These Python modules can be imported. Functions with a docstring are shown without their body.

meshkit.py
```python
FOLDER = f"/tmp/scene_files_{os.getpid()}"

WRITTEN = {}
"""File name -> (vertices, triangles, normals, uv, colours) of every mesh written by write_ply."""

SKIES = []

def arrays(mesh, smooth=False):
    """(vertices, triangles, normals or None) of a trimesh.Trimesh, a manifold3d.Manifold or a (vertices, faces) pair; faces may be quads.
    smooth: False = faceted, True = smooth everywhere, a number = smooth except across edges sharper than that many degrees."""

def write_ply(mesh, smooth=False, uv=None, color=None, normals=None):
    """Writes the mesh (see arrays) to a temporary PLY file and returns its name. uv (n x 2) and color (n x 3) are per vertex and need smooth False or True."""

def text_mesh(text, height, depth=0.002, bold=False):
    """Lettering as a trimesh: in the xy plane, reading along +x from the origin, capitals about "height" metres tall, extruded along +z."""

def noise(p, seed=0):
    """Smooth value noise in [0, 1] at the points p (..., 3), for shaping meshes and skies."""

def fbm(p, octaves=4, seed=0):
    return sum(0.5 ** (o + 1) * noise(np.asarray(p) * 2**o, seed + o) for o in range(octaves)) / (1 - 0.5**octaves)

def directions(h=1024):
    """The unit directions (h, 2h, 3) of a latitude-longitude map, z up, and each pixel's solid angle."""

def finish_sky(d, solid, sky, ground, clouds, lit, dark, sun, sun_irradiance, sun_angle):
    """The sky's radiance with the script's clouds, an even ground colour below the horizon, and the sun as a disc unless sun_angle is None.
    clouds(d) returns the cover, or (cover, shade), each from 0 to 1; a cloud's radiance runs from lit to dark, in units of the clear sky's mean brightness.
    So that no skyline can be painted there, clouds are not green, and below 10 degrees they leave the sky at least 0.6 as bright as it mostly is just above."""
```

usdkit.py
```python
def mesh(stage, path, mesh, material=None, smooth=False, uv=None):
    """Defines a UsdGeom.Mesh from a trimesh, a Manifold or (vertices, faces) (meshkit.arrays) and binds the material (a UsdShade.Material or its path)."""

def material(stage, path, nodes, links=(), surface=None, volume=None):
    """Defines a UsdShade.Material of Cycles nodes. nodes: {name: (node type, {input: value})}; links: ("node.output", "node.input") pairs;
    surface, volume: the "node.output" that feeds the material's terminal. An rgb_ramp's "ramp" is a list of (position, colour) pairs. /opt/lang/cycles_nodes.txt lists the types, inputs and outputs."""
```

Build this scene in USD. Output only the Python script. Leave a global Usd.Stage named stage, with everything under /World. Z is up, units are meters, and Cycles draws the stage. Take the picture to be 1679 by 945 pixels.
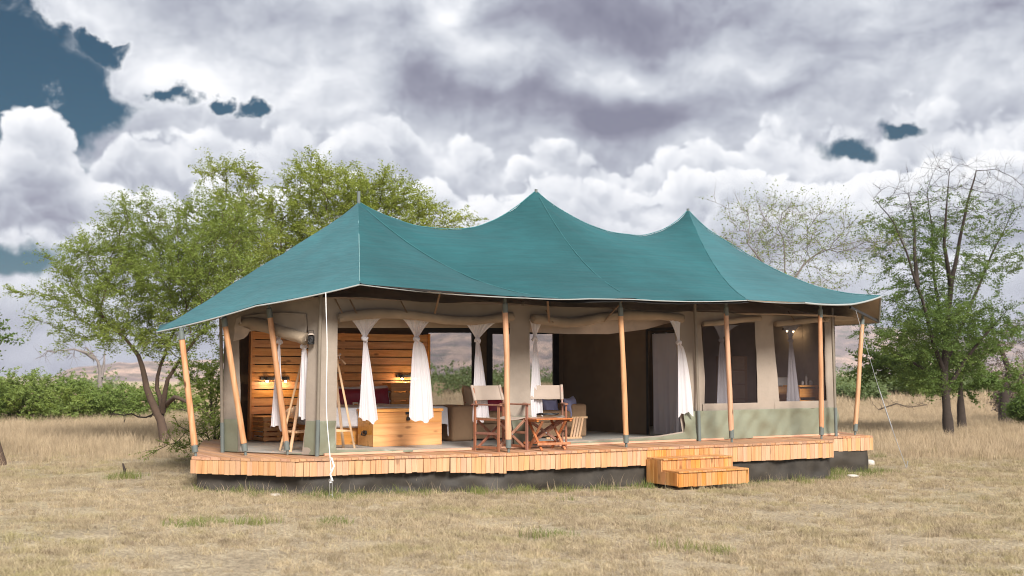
import math, random
import numpy as np, trimesh, shapely
from shapely.geometry import Polygon, Point, LineString
from scipy.spatial import Delaunay, cKDTree
import scipy.sparse as sp, scipy.sparse.linalg as spl
import usdkit, meshkit
from pxr import Usd, UsdGeom, UsdLux, UsdShade, Sdf, Gf, Vt

stage = Usd.Stage.CreateInMemory()
UsdGeom.SetStageUpAxis(stage, 'Z'); UsdGeom.SetStageMetersPerUnit(stage, 1.0)
UsdGeom.Xform.Define(stage, '/World'); UsdGeom.Scope.Define(stage, '/World/Looks')
RNG = np.random.default_rng(7); random.seed(7)

# ---------------------------------------------------------------- camera
EYE = np.array([0.0, 0.0, 1.62]); FOCAL = 1900.0; PITCH = math.atan(139.5 / 1900.0)   # focal length in photo pixels (1679 wide)
cam = UsdGeom.Camera.Define(stage, '/World/camera')
cam.CreateHorizontalApertureAttr(36.0); cam.CreateFocalLengthAttr(36.0 * FOCAL / 1679.0)
cam.CreateFStopAttr(1.6); cam.CreateFocusDistanceAttr(16.5)
cam.CreateClippingRangeAttr((0.1, 60000.0))
xf = UsdGeom.Xformable(cam); xf.AddTranslateOp().Set(Gf.Vec3d(*EYE)); xf.AddRotateXOp().Set(90.0 + math.degrees(PITCH))
EXPOSURE = 0.6
cam.CreateExposureAttr(EXPOSURE)
# ---------------------------------------------------------------- material graphs
class G:
    def __init__(s): s.n, s.l = {}, []
    def add(s, kind, **kw):
        name = f'n{len(s.n)}'; vals = {}
        for k, v in kw.items():
            if isinstance(v, str) and '.' in v: s.l.append((v, f'{name}.{k}'))
            else: vals[k] = v
        s.n[name] = (kind, vals); return name
    def m(s, op, a, b=0.0, c=0.0, clamp=False):
        return s.add('math', math_type=op, value1=a, value2=b, value3=c, use_clamp=clamp) + '.value'
    def vm(s, op, a, b=(0, 0, 0), out='vector', **kw):
        return s.add('vector_math', math_type=op, vector1=a, vector2=b, **kw) + '.' + out
    def mix(s, fac, a, b, kind='mix'):
        return s.add('mix_color', blend_type=kind, fac=fac, a=a, b=b, use_clamp=False) + '.result'
    def noise(s, vec, scale, detail=2.0, rough=0.5, dist=0.0, out='fac', dim='3D'):
        return s.add('noise_texture', dimensions=dim, vector=vec, scale=scale, detail=detail, roughness=rough, distortion=dist) + '.' + out
    def ramp(s, fac, stops):
        return s.add('rgb_ramp', fac=fac, ramp=stops) + '.color'
    def rng(s, v, a, b, c=0.0, d=1.0, smooth=True):
        return s.add('map_range', range_type='smoothstep' if smooth else 'linear', value=v, from_min=a, from_max=b, to_min=c, to_max=d, clamp=True) + '.result'
    def done(s, name, surface=None, volume=None):
        return usdkit.material(stage, '/World/Looks/' + name, s.n, s.l, surface=surface, volume=volume)

# ---------------------------------------------------------------- sky and sun
SUN_AZ, SUN_EL = math.radians(160.0), math.radians(37.0)      # behind the camera and a little to its right, veiled by cloud
SKY_STRENGTH = 0.1
def sky_material():
    g = G(); g.noise2 = lambda *a, **k: g.noise(*a, dim='2D', **k); K = 0.73 / SKY_STRENGTH
    d = g.add('texture_coordinate') + '.generated'
    s = g.add('separate_xyz', vector=d)
    az = g.m('arctan2', s + '.x', s + '.y'); el = g.m('arcsine', s + '.z')
    v = g.add('combine_xyz', x=az, y=el, z=0.0) + '.vector'
    n1 = g.noise2(v, 7.0, 2.0, 0.55, out='color'); n2 = g.noise2(v, 34.0, 4.0, 0.6, out='color')
    w = g.vm('multiply_add', n1, (0.10, 0.08, 0.0), vector3=v); w = g.vm('add', w, (-0.05, -0.04, 0.0))
    w2 = g.vm('multiply_add', n2, (0.032, 0.032, 0.0), vector3=w); w2 = g.vm('add', w2, (-0.016, -0.016, 0.0))
    def A(px, py): return ((px - 840) / 1900.0, (612 - py) / 1900.0)
    def place(vec, px, py, rx, ry):
        a, e = A(px, py); sx, sy = 1900.0 / rx, 1900.0 / ry
        return g.add('mapping', vector=vec, location=(-a * sx, -e * sy, 0.0), scale=(sx, sy, 1.0)) + '.vector'
    def nearest(vec, items):
        r = None
        for it in items:
            x = g.vm('length', place(vec, *it), out='value'); r = x if r is None else g.m('minimum', r, x)
        return g.m('subtract', 1.0, r)
    def total(vec, items):
        r = 0.0
        for (px, py, rx, ry, k) in items:
            b = g.add('gradient_texture', gradient_type='quadratic_sphere', vector=place(vec, px, py, rx * 1.25, ry * 1.25)) + '.fac'
            r = g.m('multiply_add', b, k * 1.3, r)
        return r
    # gaps of blue
    hole = nearest(w2, [(0, 90, 140, 160), (70, 210, 210, 120), (190, 95, 70, 40), (100, 8, 120, 26), (-150, 200, 220, 280), (310, 188, 30, 18), (362, 186, 24, 22), (432, 195, 40, 20), (1535, 3, 40, 14), (1690, 30, 30, 26),
                        (-420, 420, 160, 60), (2100, 250, 160, 70), (500, -420, 300, 120), (1500, -600, 360, 160)])
    solid = nearest(w2, [(160, 48, 150, 34), (290, 130, 110, 70), (290, 300, 160, 80)])
    hole = g.m('subtract', hole, g.m('maximum', g.m('multiply', solid, 1.3), -0.25))
    gap = g.m('subtract', 1.0, g.rng(nearest(w2, [(30, 432, 110, 40), (1512, 240, 44, 22), (1408, 286, 58, 28), (310, 190, 26, 16), (362, 188, 22, 18), (432, 196, 36, 18)]), 0.0, 0.55))
    cover = g.m('subtract', 1.0, g.rng(hole, 0.02, 0.50))
    wisp = g.rng(g.noise2(w, 26.0, 4.0, 0.62), 0.60, 0.85, 0.0, 0.5)
    cover = g.m('maximum', cover, wisp)
    # body of the cloud: billows lit from above
    vs = g.vm('multiply', w, (1.0, 1.15, 1.0)); vb = g.vm('multiply', g.vm('multiply_add', n2, (0.02, 0.02, 0.0), vector3=v), (1.0, 1.15, 1.0))
    def puff(vec):
        a = g.m('absolute', g.m('subtract', g.noise2(vec, 9.0, 0.0), 0.5)); b = g.m('absolute', g.m('subtract', g.noise2(vec, 23.0, 0.0), 0.5))
        c = g.m('absolute', g.m('subtract', g.noise2(vec, 52.0, 1.0), 0.5))
        return g.m('multiply_add', a, 1.0, g.m('multiply_add', b, 0.62, g.m('multiply', c, 0.36)))
    B = puff(vb); relief = g.m('subtract', B, puff(g.vm('add', vb, (-0.005, 0.010, 0.0))))
    f1 = g.noise2(vs, 8.0, 5.0, 0.5)
    streak = g.noise2(g.vm('multiply', w, (1.0, 3.2, 1.0)), 4.5, 4.0, 0.5)
    tones = total(w, [(965, 122, 95, 56, .24), (1035, 134, 100, 56, .26), (1005, 108, 90, 50, .12), (900, 140, 160, 60, .22), (520, 100, 240, 90, .20), (120, 45, 170, 50, .26), (300, 140, 150, 70, .26), (1560, 140, 220, 80, .20), (470, 190, 200, 50, .20), (1250, 110, 300, 60, .10), (720, 10, 90, 40, .30), (400, 60, 110, 60, .16)]
                    + [(a, b, c, d, -k) for (a, b, c, d, k) in [(850, 160, 420, 70, .42), (1040, 200, 330, 50, .40), (940, 30, 330, 70, .42), (690, 95, 130, 70, .24), (1150, 60, 260, 60, .16), (1330, 160, 300, 40, .16), (330, 30, 90, 60, .14), (1500, 50, 300, 60, .10), (1620, 60, 60, 30, .12), (640, 30, 90, 50, .20)]])
    t = g.m('multiply_add', streak, 0.70, 0.245)
    t = g.m('add', t, tones)
    t = g.m('multiply_add', g.m('subtract', f1, 0.5), 0.72, t)
    t = g.m('multiply_add', relief, 0.45, t)
    t = g.m('multiply_add', g.m('subtract', g.noise2(g.vm('multiply', w, (1.0, 1.8, 1.0)), 17.0, 4.0, 0.6), 0.5), 0.34, t)
    edge = g.rng(hole, -0.12, 0.22, 0.0, 0.16); t = g.m('add', t, edge)
    faz = g.m('divide', g.m('add', az, 0.6), 1.2, clamp=True)
    lift = g.m('multiply', g.m('subtract', B, 0.33), 0.070)
    def bank(t, cover, tops, top_t, base_t, deep, lump=1.0, crisp=0.010, rel=1.15):
        pr = sorted(tops); st = [(min(1, max(0, (A(x, 0)[0] + 0.6) / 1.2)), (A(0, y)[1],) * 3) for x, y in pr]
        e = g.ramp(faz, st); dist = g.m('subtract', g.m('multiply_add', lift, lump, e), el)
        cov = g.rng(dist, 0.0, crisp)
        sh = g.m('multiply_add', relief, rel, g.m('multiply_add', g.m('subtract', f1, 0.5), 0.35, g.rng(dist, 0.0, deep, top_t, base_t)))
        return g.add('mix_float', fac=cov, a=t, b=sh, use_clamp=False) + '.result', g.m('maximum', cover, cov)
    t, cover = bank(t, cover, [(-300, 300), (120, 300), (170, 262), (200, 222), (260, 210), (350, 200), (450, 214), (520, 196), (600, 180), (650, 176), (720, 212), (800, 226), (900, 236), (1000, 258), (1100, 236), (1200, 216), (1270, 196), (1330, 222), (1420, 216), (1480, 196), (1560, 206), (1680, 190), (2000, 230)], 0.86, 0.50, 0.050)
    t, cover = bank(t, cover, [(-300, 250), (-60, 300), (0, 290), (25, 250), (55, 226), (100, 218), (140, 236), (168, 268), (190, 300), (230, 330), (300, 310), (380, 296), (460, 285), (540, 256), (600, 270), (680, 262), (760, 290), (830, 310), (900, 290), (1000, 285), (1090, 300), (1160, 280), (1240, 262), (1300, 286), (1380, 320), (1440, 300), (1500, 262), (1580, 260), (1680, 250), (2000, 300)], 0.95, 0.36, 0.066, 1.0, 0.007)
    t, cover = bank(t, cover, [(-300, 360), (0, 368), (70, 378), (130, 374), (220, 372), (330, 352), (420, 340), (520, 330), (640, 322), (740, 318), (840, 345), (930, 330), (1040, 352), (1120, 348), (1200, 330), (1300, 350), (1360, 330), (1440, 345), (1520, 325), (1680, 320), (2000, 350)], 0.84, 0.50, 0.045, 0.7, 0.010, 0.9)
    t, cover = bank(t, cover, [(-300, 470), (0, 462), (90, 452), (180, 470), (300, 440), (500, 430), (700, 420), (900, 425), (1100, 430), (1300, 412), (1420, 420), (1560, 405), (1680, 400), (2000, 430)], 0.80, 0.46, 0.060, 0.5, 0.014, 0.6)
    cover = g.m('minimum', cover, gap)
    cloud = g.ramp(t, [(0.0, (.20, .205, .28)), (0.22, (.275, .283, .36)), (0.42, (.42, .445, .52)), (0.62, (.60, .63, .69)), (0.82, (.82, .84, .88)), (1.0, (.98, .985, 1.0))])
    cloud = g.vm('scale', cloud, scale=K)
    sky = g.add('sky_texture', sky_type='single_scattering', sun_disc=False, sun_elevation=SUN_EL, sun_rotation=SUN_AZ) + '.color'
    sky = g.vm('multiply', sky, (0.006, 0.122, 0.158))
    col = g.mix(cover, sky, cloud)
    b = g.add('background_shader', color=col, strength=SKY_STRENGTH)
    return g.done('sky_look', surface=b + '.background')
dome = UsdLux.DomeLight.Define(stage, '/World/sky')
UsdShade.MaterialBindingAPI.Apply(dome.GetPrim()).Bind(sky_material())
dome.GetPrim().SetCustomDataByKey('kind', 'structure')
sun = UsdLux.DistantLight.Define(stage, '/World/sun')
sun.CreateNormalizeAttr(True); sun.CreateIntensityAttr(1.15); sun.CreateAngleAttr(20.0); sun.CreateColorAttr(Gf.Vec3f(1.0, 0.955, 0.90))
to_sun = Gf.Vec3d(math.sin(SUN_AZ) * math.cos(SUN_EL), math.cos(SUN_AZ) * math.cos(SUN_EL), math.sin(SUN_EL))
UsdGeom.Xformable(sun).AddTransformOp().Set(Gf.Matrix4d().SetRotate(Gf.Rotation(Gf.Vec3d(0, 0, 1), to_sun)))
# ---------------------------------------------------------------- building kit
def ray(px, py):
    x, t = (px - 839.5) / FOCAL, (472.5 - py) / FOCAL
    return np.array([x, math.cos(PITCH) - t * math.sin(PITCH), math.sin(PITCH) + t * math.cos(PITCH)])
def on_z(px, py, z):
    d = ray(px, py); return EYE + d * ((z - EYE[2]) / d[2])
def at_y(px, py, y):
    d = ray(px, py); return EYE + d * (y / d[1])
DECK = 0.55
F0 = on_z(523, 748, DECK)
_f3 = on_z(1371, 713.5, DECK) - F0
U = np.array([_f3[0], _f3[1], 0.0]); WALL = float(np.linalg.norm(U)); U /= WALL
N = np.array([-U[1], U[0], 0.0])                      # into the tent
PHI = math.atan2(U[1], U[0])
def T(a, b, z=0.0):
    return np.array([F0[0] + a * U[0] + b * N[0], F0[1] + a * U[1] + b * N[1], z])
def tent(p):
    p = np.asarray(p, float); q = p[..., :2] - F0[:2]
    return np.stack([q @ U[:2], q @ N[:2]], -1)
def on_b(px, py, b, a0=None):
    """(a, z) where the sight line meets the plane b = const of the tent's frame."""
    d = ray(px, py); k = (b - tent(EYE)[1]) / (d @ N); p = EYE + d * k
    return float(tent(p)[0]), float(p[2])
def on_a(px, py, a):
    d = ray(px, py); k = (a - tent(EYE)[0]) / (d @ U); p = EYE + d * k
    return float(tent(p)[1]), float(p[2])
def gz(x, y):
    """height of the ground"""
    x, y = np.asarray(x, float), np.asarray(y, float)
    r = np.hypot(x, y)
    side = 0.024 * np.clip(3.6 - x, 0, 9.0) * np.clip(1.2 - r / 60, 0, 1) - 0.05
    far = -0.006 * np.clip(r - 80, 0, 1500)
    lump = (meshkit.fbm(np.stack([x * 0.5, y * 0.5, x * 0], -1), 3, 3) - 0.5) * 0.07 * np.clip((r - 4) / 8, 0.2, 1) + (meshkit.noise(np.stack([x * 0.05, y * 0.05, x * 0], -1), 5) - 0.5) * np.clip((r - 25) / 60, 0, 1) * 1.2
    return side + far + lump
def ground_at(px, py, lift=0.0):
    d = ray(px, py); p = EYE + d * 10
    t = np.linspace(5, 400, 4000) / d[1]
    q = EYE + d * t[:, None]; h = gz(q[:, 0], q[:, 1])
    i = int(np.argmax(q[:, 2] < h + lift)); return q[i]

_used = {}
def numbered(parent, name):
    k = (parent, name); n = _used.get(k, 0); _used[k] = n + 1
    return name if n == 0 else f'{name}_{n:03d}'
def tag(prim, label=None, cat=None, group=None, kind=None):
    for k, v in (('label', label), ('category', cat), ('group', group), ('kind', kind)):
        if v: prim.SetCustomDataByKey(k, v)
    return prim
def thing(name, label, cat, loc=(0, 0, 0), rz=0.0, group=None):
    x = UsdGeom.Xform.Define(stage, '/World/' + numbered('/World', name))
    x.AddTranslateOp().Set(Gf.Vec3d(*map(float, loc))); x.AddRotateZOp().Set(math.degrees(rz))
    p = x.GetPrim(); tag(p, label, cat, group); ORIGIN[str(p.GetPath())] = (np.array(loc, float), rz)
    return p
ORIGIN = {}
def base_of(parent):
    path = str(parent.GetPath()) if parent is not None else ''
    while path and path != '/World':
        if path in ORIGIN: return ORIGIN[path]
        path = path.rsplit('/', 1)[0]
    return None
def part(name, mesh, mat, parent=None, smooth=False, label=None, cat=None, kind=None, group=None, world=True):
    """one Mesh prim; mesh in world coordinates unless world is False"""
    pp = str(parent.GetPath()) if parent is not None else '/World'
    if isinstance(mesh, (list, tuple)) and not (len(mesh) == 2 and isinstance(mesh[0], np.ndarray)): mesh = cat_(mesh)
    v, f = (np.asarray(mesh[0], float), np.asarray(mesh[1])) if isinstance(mesh, tuple) else (np.array(mesh.vertices), np.array(mesh.faces))
    o = base_of(parent)
    if o is not None and world:
        c, s = math.cos(-o[1]), math.sin(-o[1]); v = v - o[0]
        v = np.stack([v[:, 0] * c - v[:, 1] * s, v[:, 0] * s + v[:, 1] * c, v[:, 2]], -1)
    m = usdkit.mesh(stage, pp + '/' + numbered(pp, name), (v, f), mat, smooth)
    return tag(m.GetPrim(), label, cat, group, kind)
def cat_(ms):
    vs, fs, n = [], [], 0
    for m in ms:
        v, f = (m if isinstance(m, tuple) else (np.array(m.vertices), np.array(m.faces)))
        vs.append(v); fs.append(f + n); n += len(v)
    return (np.vstack(vs), np.vstack(fs))
def copy_of(src, label, loc, rz=0.0, scale=None, group=None, cat=None):
    x = UsdGeom.Xform.Define(stage, '/World/' + numbered('/World', src.GetName()))
    p = x.GetPrim(); p.GetReferences().AddInternalReference(src.GetPath())
    x.ClearXformOpOrder()
    x.AddTransformOp(opSuffix='copy').Set(Gf.Matrix4d().SetScale(Gf.Vec3d(*((scale or (1, 1, 1))))) * Gf.Matrix4d().SetRotate(Gf.Rotation(Gf.Vec3d(0, 0, 1), math.degrees(rz))) * Gf.Matrix4d().SetTranslate(Gf.Vec3d(*map(float, loc))))
    p.SetInstanceable(True); tag(p, label, cat, group); return p
def nrm(v): v = np.asarray(v, float); return v / max(np.linalg.norm(v), 1e-12)
def frame(d, up=(0, 0, 1)):
    d = nrm(d); s = np.cross(d, up)
    if np.linalg.norm(s) < 1e-4: s = np.cross(d, (1, 0, 0))
    s = nrm(s); return s, np.cross(s, d)
def beam(p, q, w, h, up=(0, 0, 1), ch=0.0):
    """a bar from p to q, w across, h along up; chamfered when ch"""
    p, q = np.asarray(p, float), np.asarray(q, float); s, u = frame(q - p, up); x, y = w / 2, h / 2
    ring = [(-x, -y), (x, -y), (x, y), (-x, y)] if not ch else [(-x + ch, -y), (x - ch, -y), (x, -y + ch), (x, y - ch), (x - ch, y), (-x + ch, y), (-x, y - ch), (-x, -y + ch)]
    n = len(ring); v = [c + a * s + b * u for c in (p, q) for a, b in ring]
    f = [(i, (i + 1) % n, n + (i + 1) % n) for i in range(n)] + [(i, n + (i + 1) % n, n + i) for i in range(n)]
    f += [(0, i + 1, i) for i in range(1, n - 1)] + [(n, n + i, n + i + 1) for i in range(1, n - 1)]
    m = trimesh.Trimesh(v, f, process=False)
    if m.volume < 0: m.invert()
    return m
def tube(pts, r, sides=8, caps=True):
    pts = np.asarray(pts, float); n = len(pts); r = np.broadcast_to(np.asarray(r, float), (n,))
    d = np.gradient(pts, axis=0); d /= np.maximum(np.linalg.norm(d, axis=1, keepdims=True), 1e-9)
    s, u = frame(d[0]); V = []
    for i in range(n):
        s = nrm(s - d[i] * (s @ d[i])); u = np.cross(d[i], s)
        a = np.arange(sides) / sides * 2 * np.pi
        V.append(pts[i] + r[i] * (np.cos(a)[:, None] * s + np.sin(a)[:, None] * u))
    V = np.vstack(V); F = []
    for i in range(n - 1):
        for k in range(sides):
            a, b = i * sides + k, i * sides + (k + 1) % sides
            F += [(a, b, b + sides), (a, b + sides, a + sides)]
    if caps:
        F += [(0, k + 1, k) for k in range(1, sides - 1)]; o = (n - 1) * sides; F += [(o, o + k, o + k + 1) for k in range(1, sides - 1)]
    return (V, np.array(F))
def box(a0, a1, b0, b1, z0, z1, ch=0.0):
    """box in the tent's frame"""
    return beam(T((a0 + a1) / 2, b0, (z0 + z1) / 2), T((a0 + a1) / 2, b1, (z0 + z1) / 2), abs(a1 - a0), abs(z1 - z0), ch=ch)
def soft(w, d, h, r, dome=0.03, seed=0, n=7):
    """a padded block centred on the origin (w, d, h), edges rounded"""
    import manifold3d as m3
    b = m3.Manifold.batch_hull([m3.Manifold.sphere(r, 16).translate([x * (w / 2 - r), y * (d / 2 - r), z * (h / 2 - r)]) for x in (-1, 1) for y in (-1, 1) for z in (-1, 1)])
    b = b.refine_to_length(max(w, d, h) / n)
    m = b.to_mesh(); v = np.array(m.vert_properties[:, :3], float); f = np.array(m.tri_verts)
    e = np.clip(1 - (2 * v[:, 0] / w) ** 2, 0, 1) * np.clip(1 - (2 * v[:, 1] / d) ** 2, 0, 1)
    v[:, 2] += np.sign(v[:, 2]) * dome * e * (np.abs(v[:, 2]) > h * 0.25)
    v += (meshkit.noise(v * 6 + seed * 9.1) - 0.5)[:, None] * 0.012
    return trimesh.Trimesh(v, f, process=False)
def pillow(w, h, t, seed=0, n=15):
    """a scatter cushion standing in the xz plane, thickness along y, corners drawn out"""
    g = np.linspace(-1, 1, n); X, Z = np.meshgrid(g, g); k = 1 - 0.10 * (1 - np.abs(X) ** 1.5) * np.abs(Z) ** 4; k2 = 1 - 0.10 * (1 - np.abs(Z) ** 1.5) * np.abs(X) ** 4
    th = t / 2 * (np.clip(1 - X ** 4, 0, 1) * np.clip(1 - Z ** 4, 0, 1)) ** 0.55 + 0.004
    nz = (meshkit.noise(np.stack([X * 2.2 + seed, Z * 2.2, X * 0], -1), seed) - 0.5) * 0.03
    A = np.stack([X * w / 2 * k2, -th + nz * (th > .02), Z * h / 2 * k], -1).reshape(-1, 3); B = np.stack([X * w / 2 * k2, th + nz * (th > .02), Z * h / 2 * k], -1).reshape(-1, 3)
    F, m = [], n * n
    for i in range(n - 1):
        for j in range(n - 1):
            a = i * n + j; F += [(a, a + 1, a + n + 1), (a, a + n + 1, a + n), (m + a, m + a + n + 1, m + a + 1), (m + a, m + a + n, m + a + n + 1)]
    rim = [j for j in range(n)] + [i * n + n - 1 for i in range(1, n)] + [(n - 1) * n + j for j in range(n - 2, -1, -1)] + [i * n for i in range(n - 2, 0, -1)]
    for a, b in zip(rim, rim[1:] + rim[:1]): F += [(a, m + a, m + b), (a, m + b, b)]
    mm = trimesh.Trimesh(np.vstack([A, B]), np.array(F), process=False); mm.fix_normals(); return mm
def put(m, loc, rz=0.0, rx=0.0, ry=0.0):
    m = m.copy(); R = trimesh.transformations.euler_matrix(rx, ry, rz); R[:3, 3] = loc; m.apply_transform(R); return m
def grid_fill(poly, step, extra=None):
    """points and triangles that fill a flat polygon (holes allowed), about step apart"""
    poly = poly if isinstance(poly, Polygon) else Polygon(poly)
    pts = []
    for rg in [poly.exterior, *poly.interiors]:
        n = max(4, int(rg.length / (step * 0.75))); ds = np.linspace(0, rg.length, n, endpoint=False)
        ds = np.concatenate([ds, [rg.project(Point(c)) for c in list(rg.coords)[:-1]]])
        pts += [rg.interpolate(x).coords[0] for x in np.unique(ds.round(5))]
    edge = np.array(pts)
    if extra is not None: edge = np.vstack([edge, extra])
    x0, y0, x1, y1 = poly.bounds
    gx, gy = np.meshgrid(np.arange(x0, x1, step), np.arange(y0, y1, step)); q = np.stack([gx.ravel(), gy.ravel()], -1)
    q = q + np.where((np.round((q[:, 1] - y0) / step).astype(int) % 2)[:, None], [step / 2, 0], [0, 0])
    q = q[shapely.contains_xy(poly, q[:, 0], q[:, 1])]
    if len(q): q = q[cKDTree(edge).query(q)[0] > step * 0.5]
    p = np.vstack([edge, q]) if len(q) else edge
    tri = Delaunay(p).simplices; c = p[tri].mean(1)
    tri = tri[shapely.contains_xy(poly.buffer(1e-6), c[:, 0], c[:, 1])]
    a = p[tri]; ar = (a[:, 1, 0] - a[:, 0, 0]) * (a[:, 2, 1] - a[:, 0, 1]) - (a[:, 1, 1] - a[:, 0, 1]) * (a[:, 2, 0] - a[:, 0, 0])
    tri = tri[np.abs(ar) > 1e-9]; ar = ar[np.abs(ar) > 1e-9]
    tri[ar < 0] = tri[ar < 0][:, ::-1]
    return p, tri
def shell(v, f, t):
    """a sheet made t thick"""
    v = np.asarray(v, float); n = np.zeros_like(v); fn = np.cross(v[f[:, 1]] - v[f[:, 0]], v[f[:, 2]] - v[f[:, 0]])
    for k in range(3): np.add.at(n, f[:, k], fn)
    n /= np.maximum(np.linalg.norm(n, axis=1, keepdims=True), 1e-12); m = len(v)
    e = np.sort(np.vstack([f[:, [0, 1]], f[:, [1, 2]], f[:, [2, 0]]]), 1); d = np.vstack([f[:, [0, 1]], f[:, [1, 2]], f[:, [2, 0]]])
    _, inv, cnt = np.unique(e, axis=0, return_inverse=True, return_counts=True); rim = d[cnt[inv.ravel()] == 1]
    side = np.vstack([np.stack([rim[:, 1], rim[:, 0], rim[:, 0] + m], 1), np.stack([rim[:, 1], rim[:, 0] + m, rim[:, 1] + m], 1)])
    return (np.vstack([v + n * t / 2, v - n * t / 2]), np.vstack([f, f[:, ::-1] + m, side]))
def cloth(poly, step, place, t=0.008, wob=0.02, freq=1.6, seed=0, pinned=None):
    """a canvas sheet: flat polygon -> place(u, w, off) world points, with gentle folds"""
    p, f = grid_fill(poly, step)
    off = (meshkit.fbm(np.stack([p[:, 0] * freq, p[:, 1] * freq, p[:, 0] * 0 + seed], -1), 3, seed) - 0.5) * 2 * wob
    if pinned is not None: off = off * pinned(p)
    v = np.array([place(a, w, o) for (a, w), o in zip(p, off)])
    return shell(v, f, t)
# ---------------------------------------------------------------- materials
def pos(g): return g.add('geometry') + '.position'
def turned(g, scale, rz=None):
    """position turned into the tent's frame and scaled"""
    r = g.add('mapping', vector=pos(g), rotation=(0, 0, -PHI if rz is None else rz)) + '.vector'
    return g.vm('multiply', r, scale)
def plain(name, col, rough=0.6, var=0.12, scale=9.0, bump=0.0, metal=0.0, sheen=0.0, spec=0.5, transl=0.0, rnd=0.0, weave=0.0):
    g = G(); p = pos(g); n = g.noise(p, scale, 4.0, 0.6)
    c = g.mix(n, tuple(x * (1 - var) for x in col), tuple(min(1, x * (1 + var)) for x in col))
    if rnd:
        r = g.add('object_info') + '.random'; c = g.vm('scale', c, scale=g.rng(r, 0, 1, 1 - rnd, 1 + rnd, smooth=False))
    kw = dict(base_color=c, roughness=rough, metallic=metal, specular_ior_level=spec)
    if sheen: kw.update(sheen_weight=sheen, sheen_roughness=0.5)
    h = None
    if bump: h = g.noise(p, scale * 6, 5.0, 0.6)
    if weave:
        wv = g.noise(turned(g, (1.0, 1.0, 1.0)), 320.0, 1.0); h = wv if h is None else g.m('add', h, wv)
    if h: kw['normal'] = g.add('bump', height=h, strength=max(bump, weave), distance=0.01) + '.normal'
    b = g.add('principled_bsdf', **kw) + '.BSDF'
    if transl:
        tr = g.add('translucent_bsdf', color=c) + '.BSDF'; b = g.add('mix_closure', fac=transl, closure1=b, closure2=tr) + '.closure'
    return g.done(name, surface=b)
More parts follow.
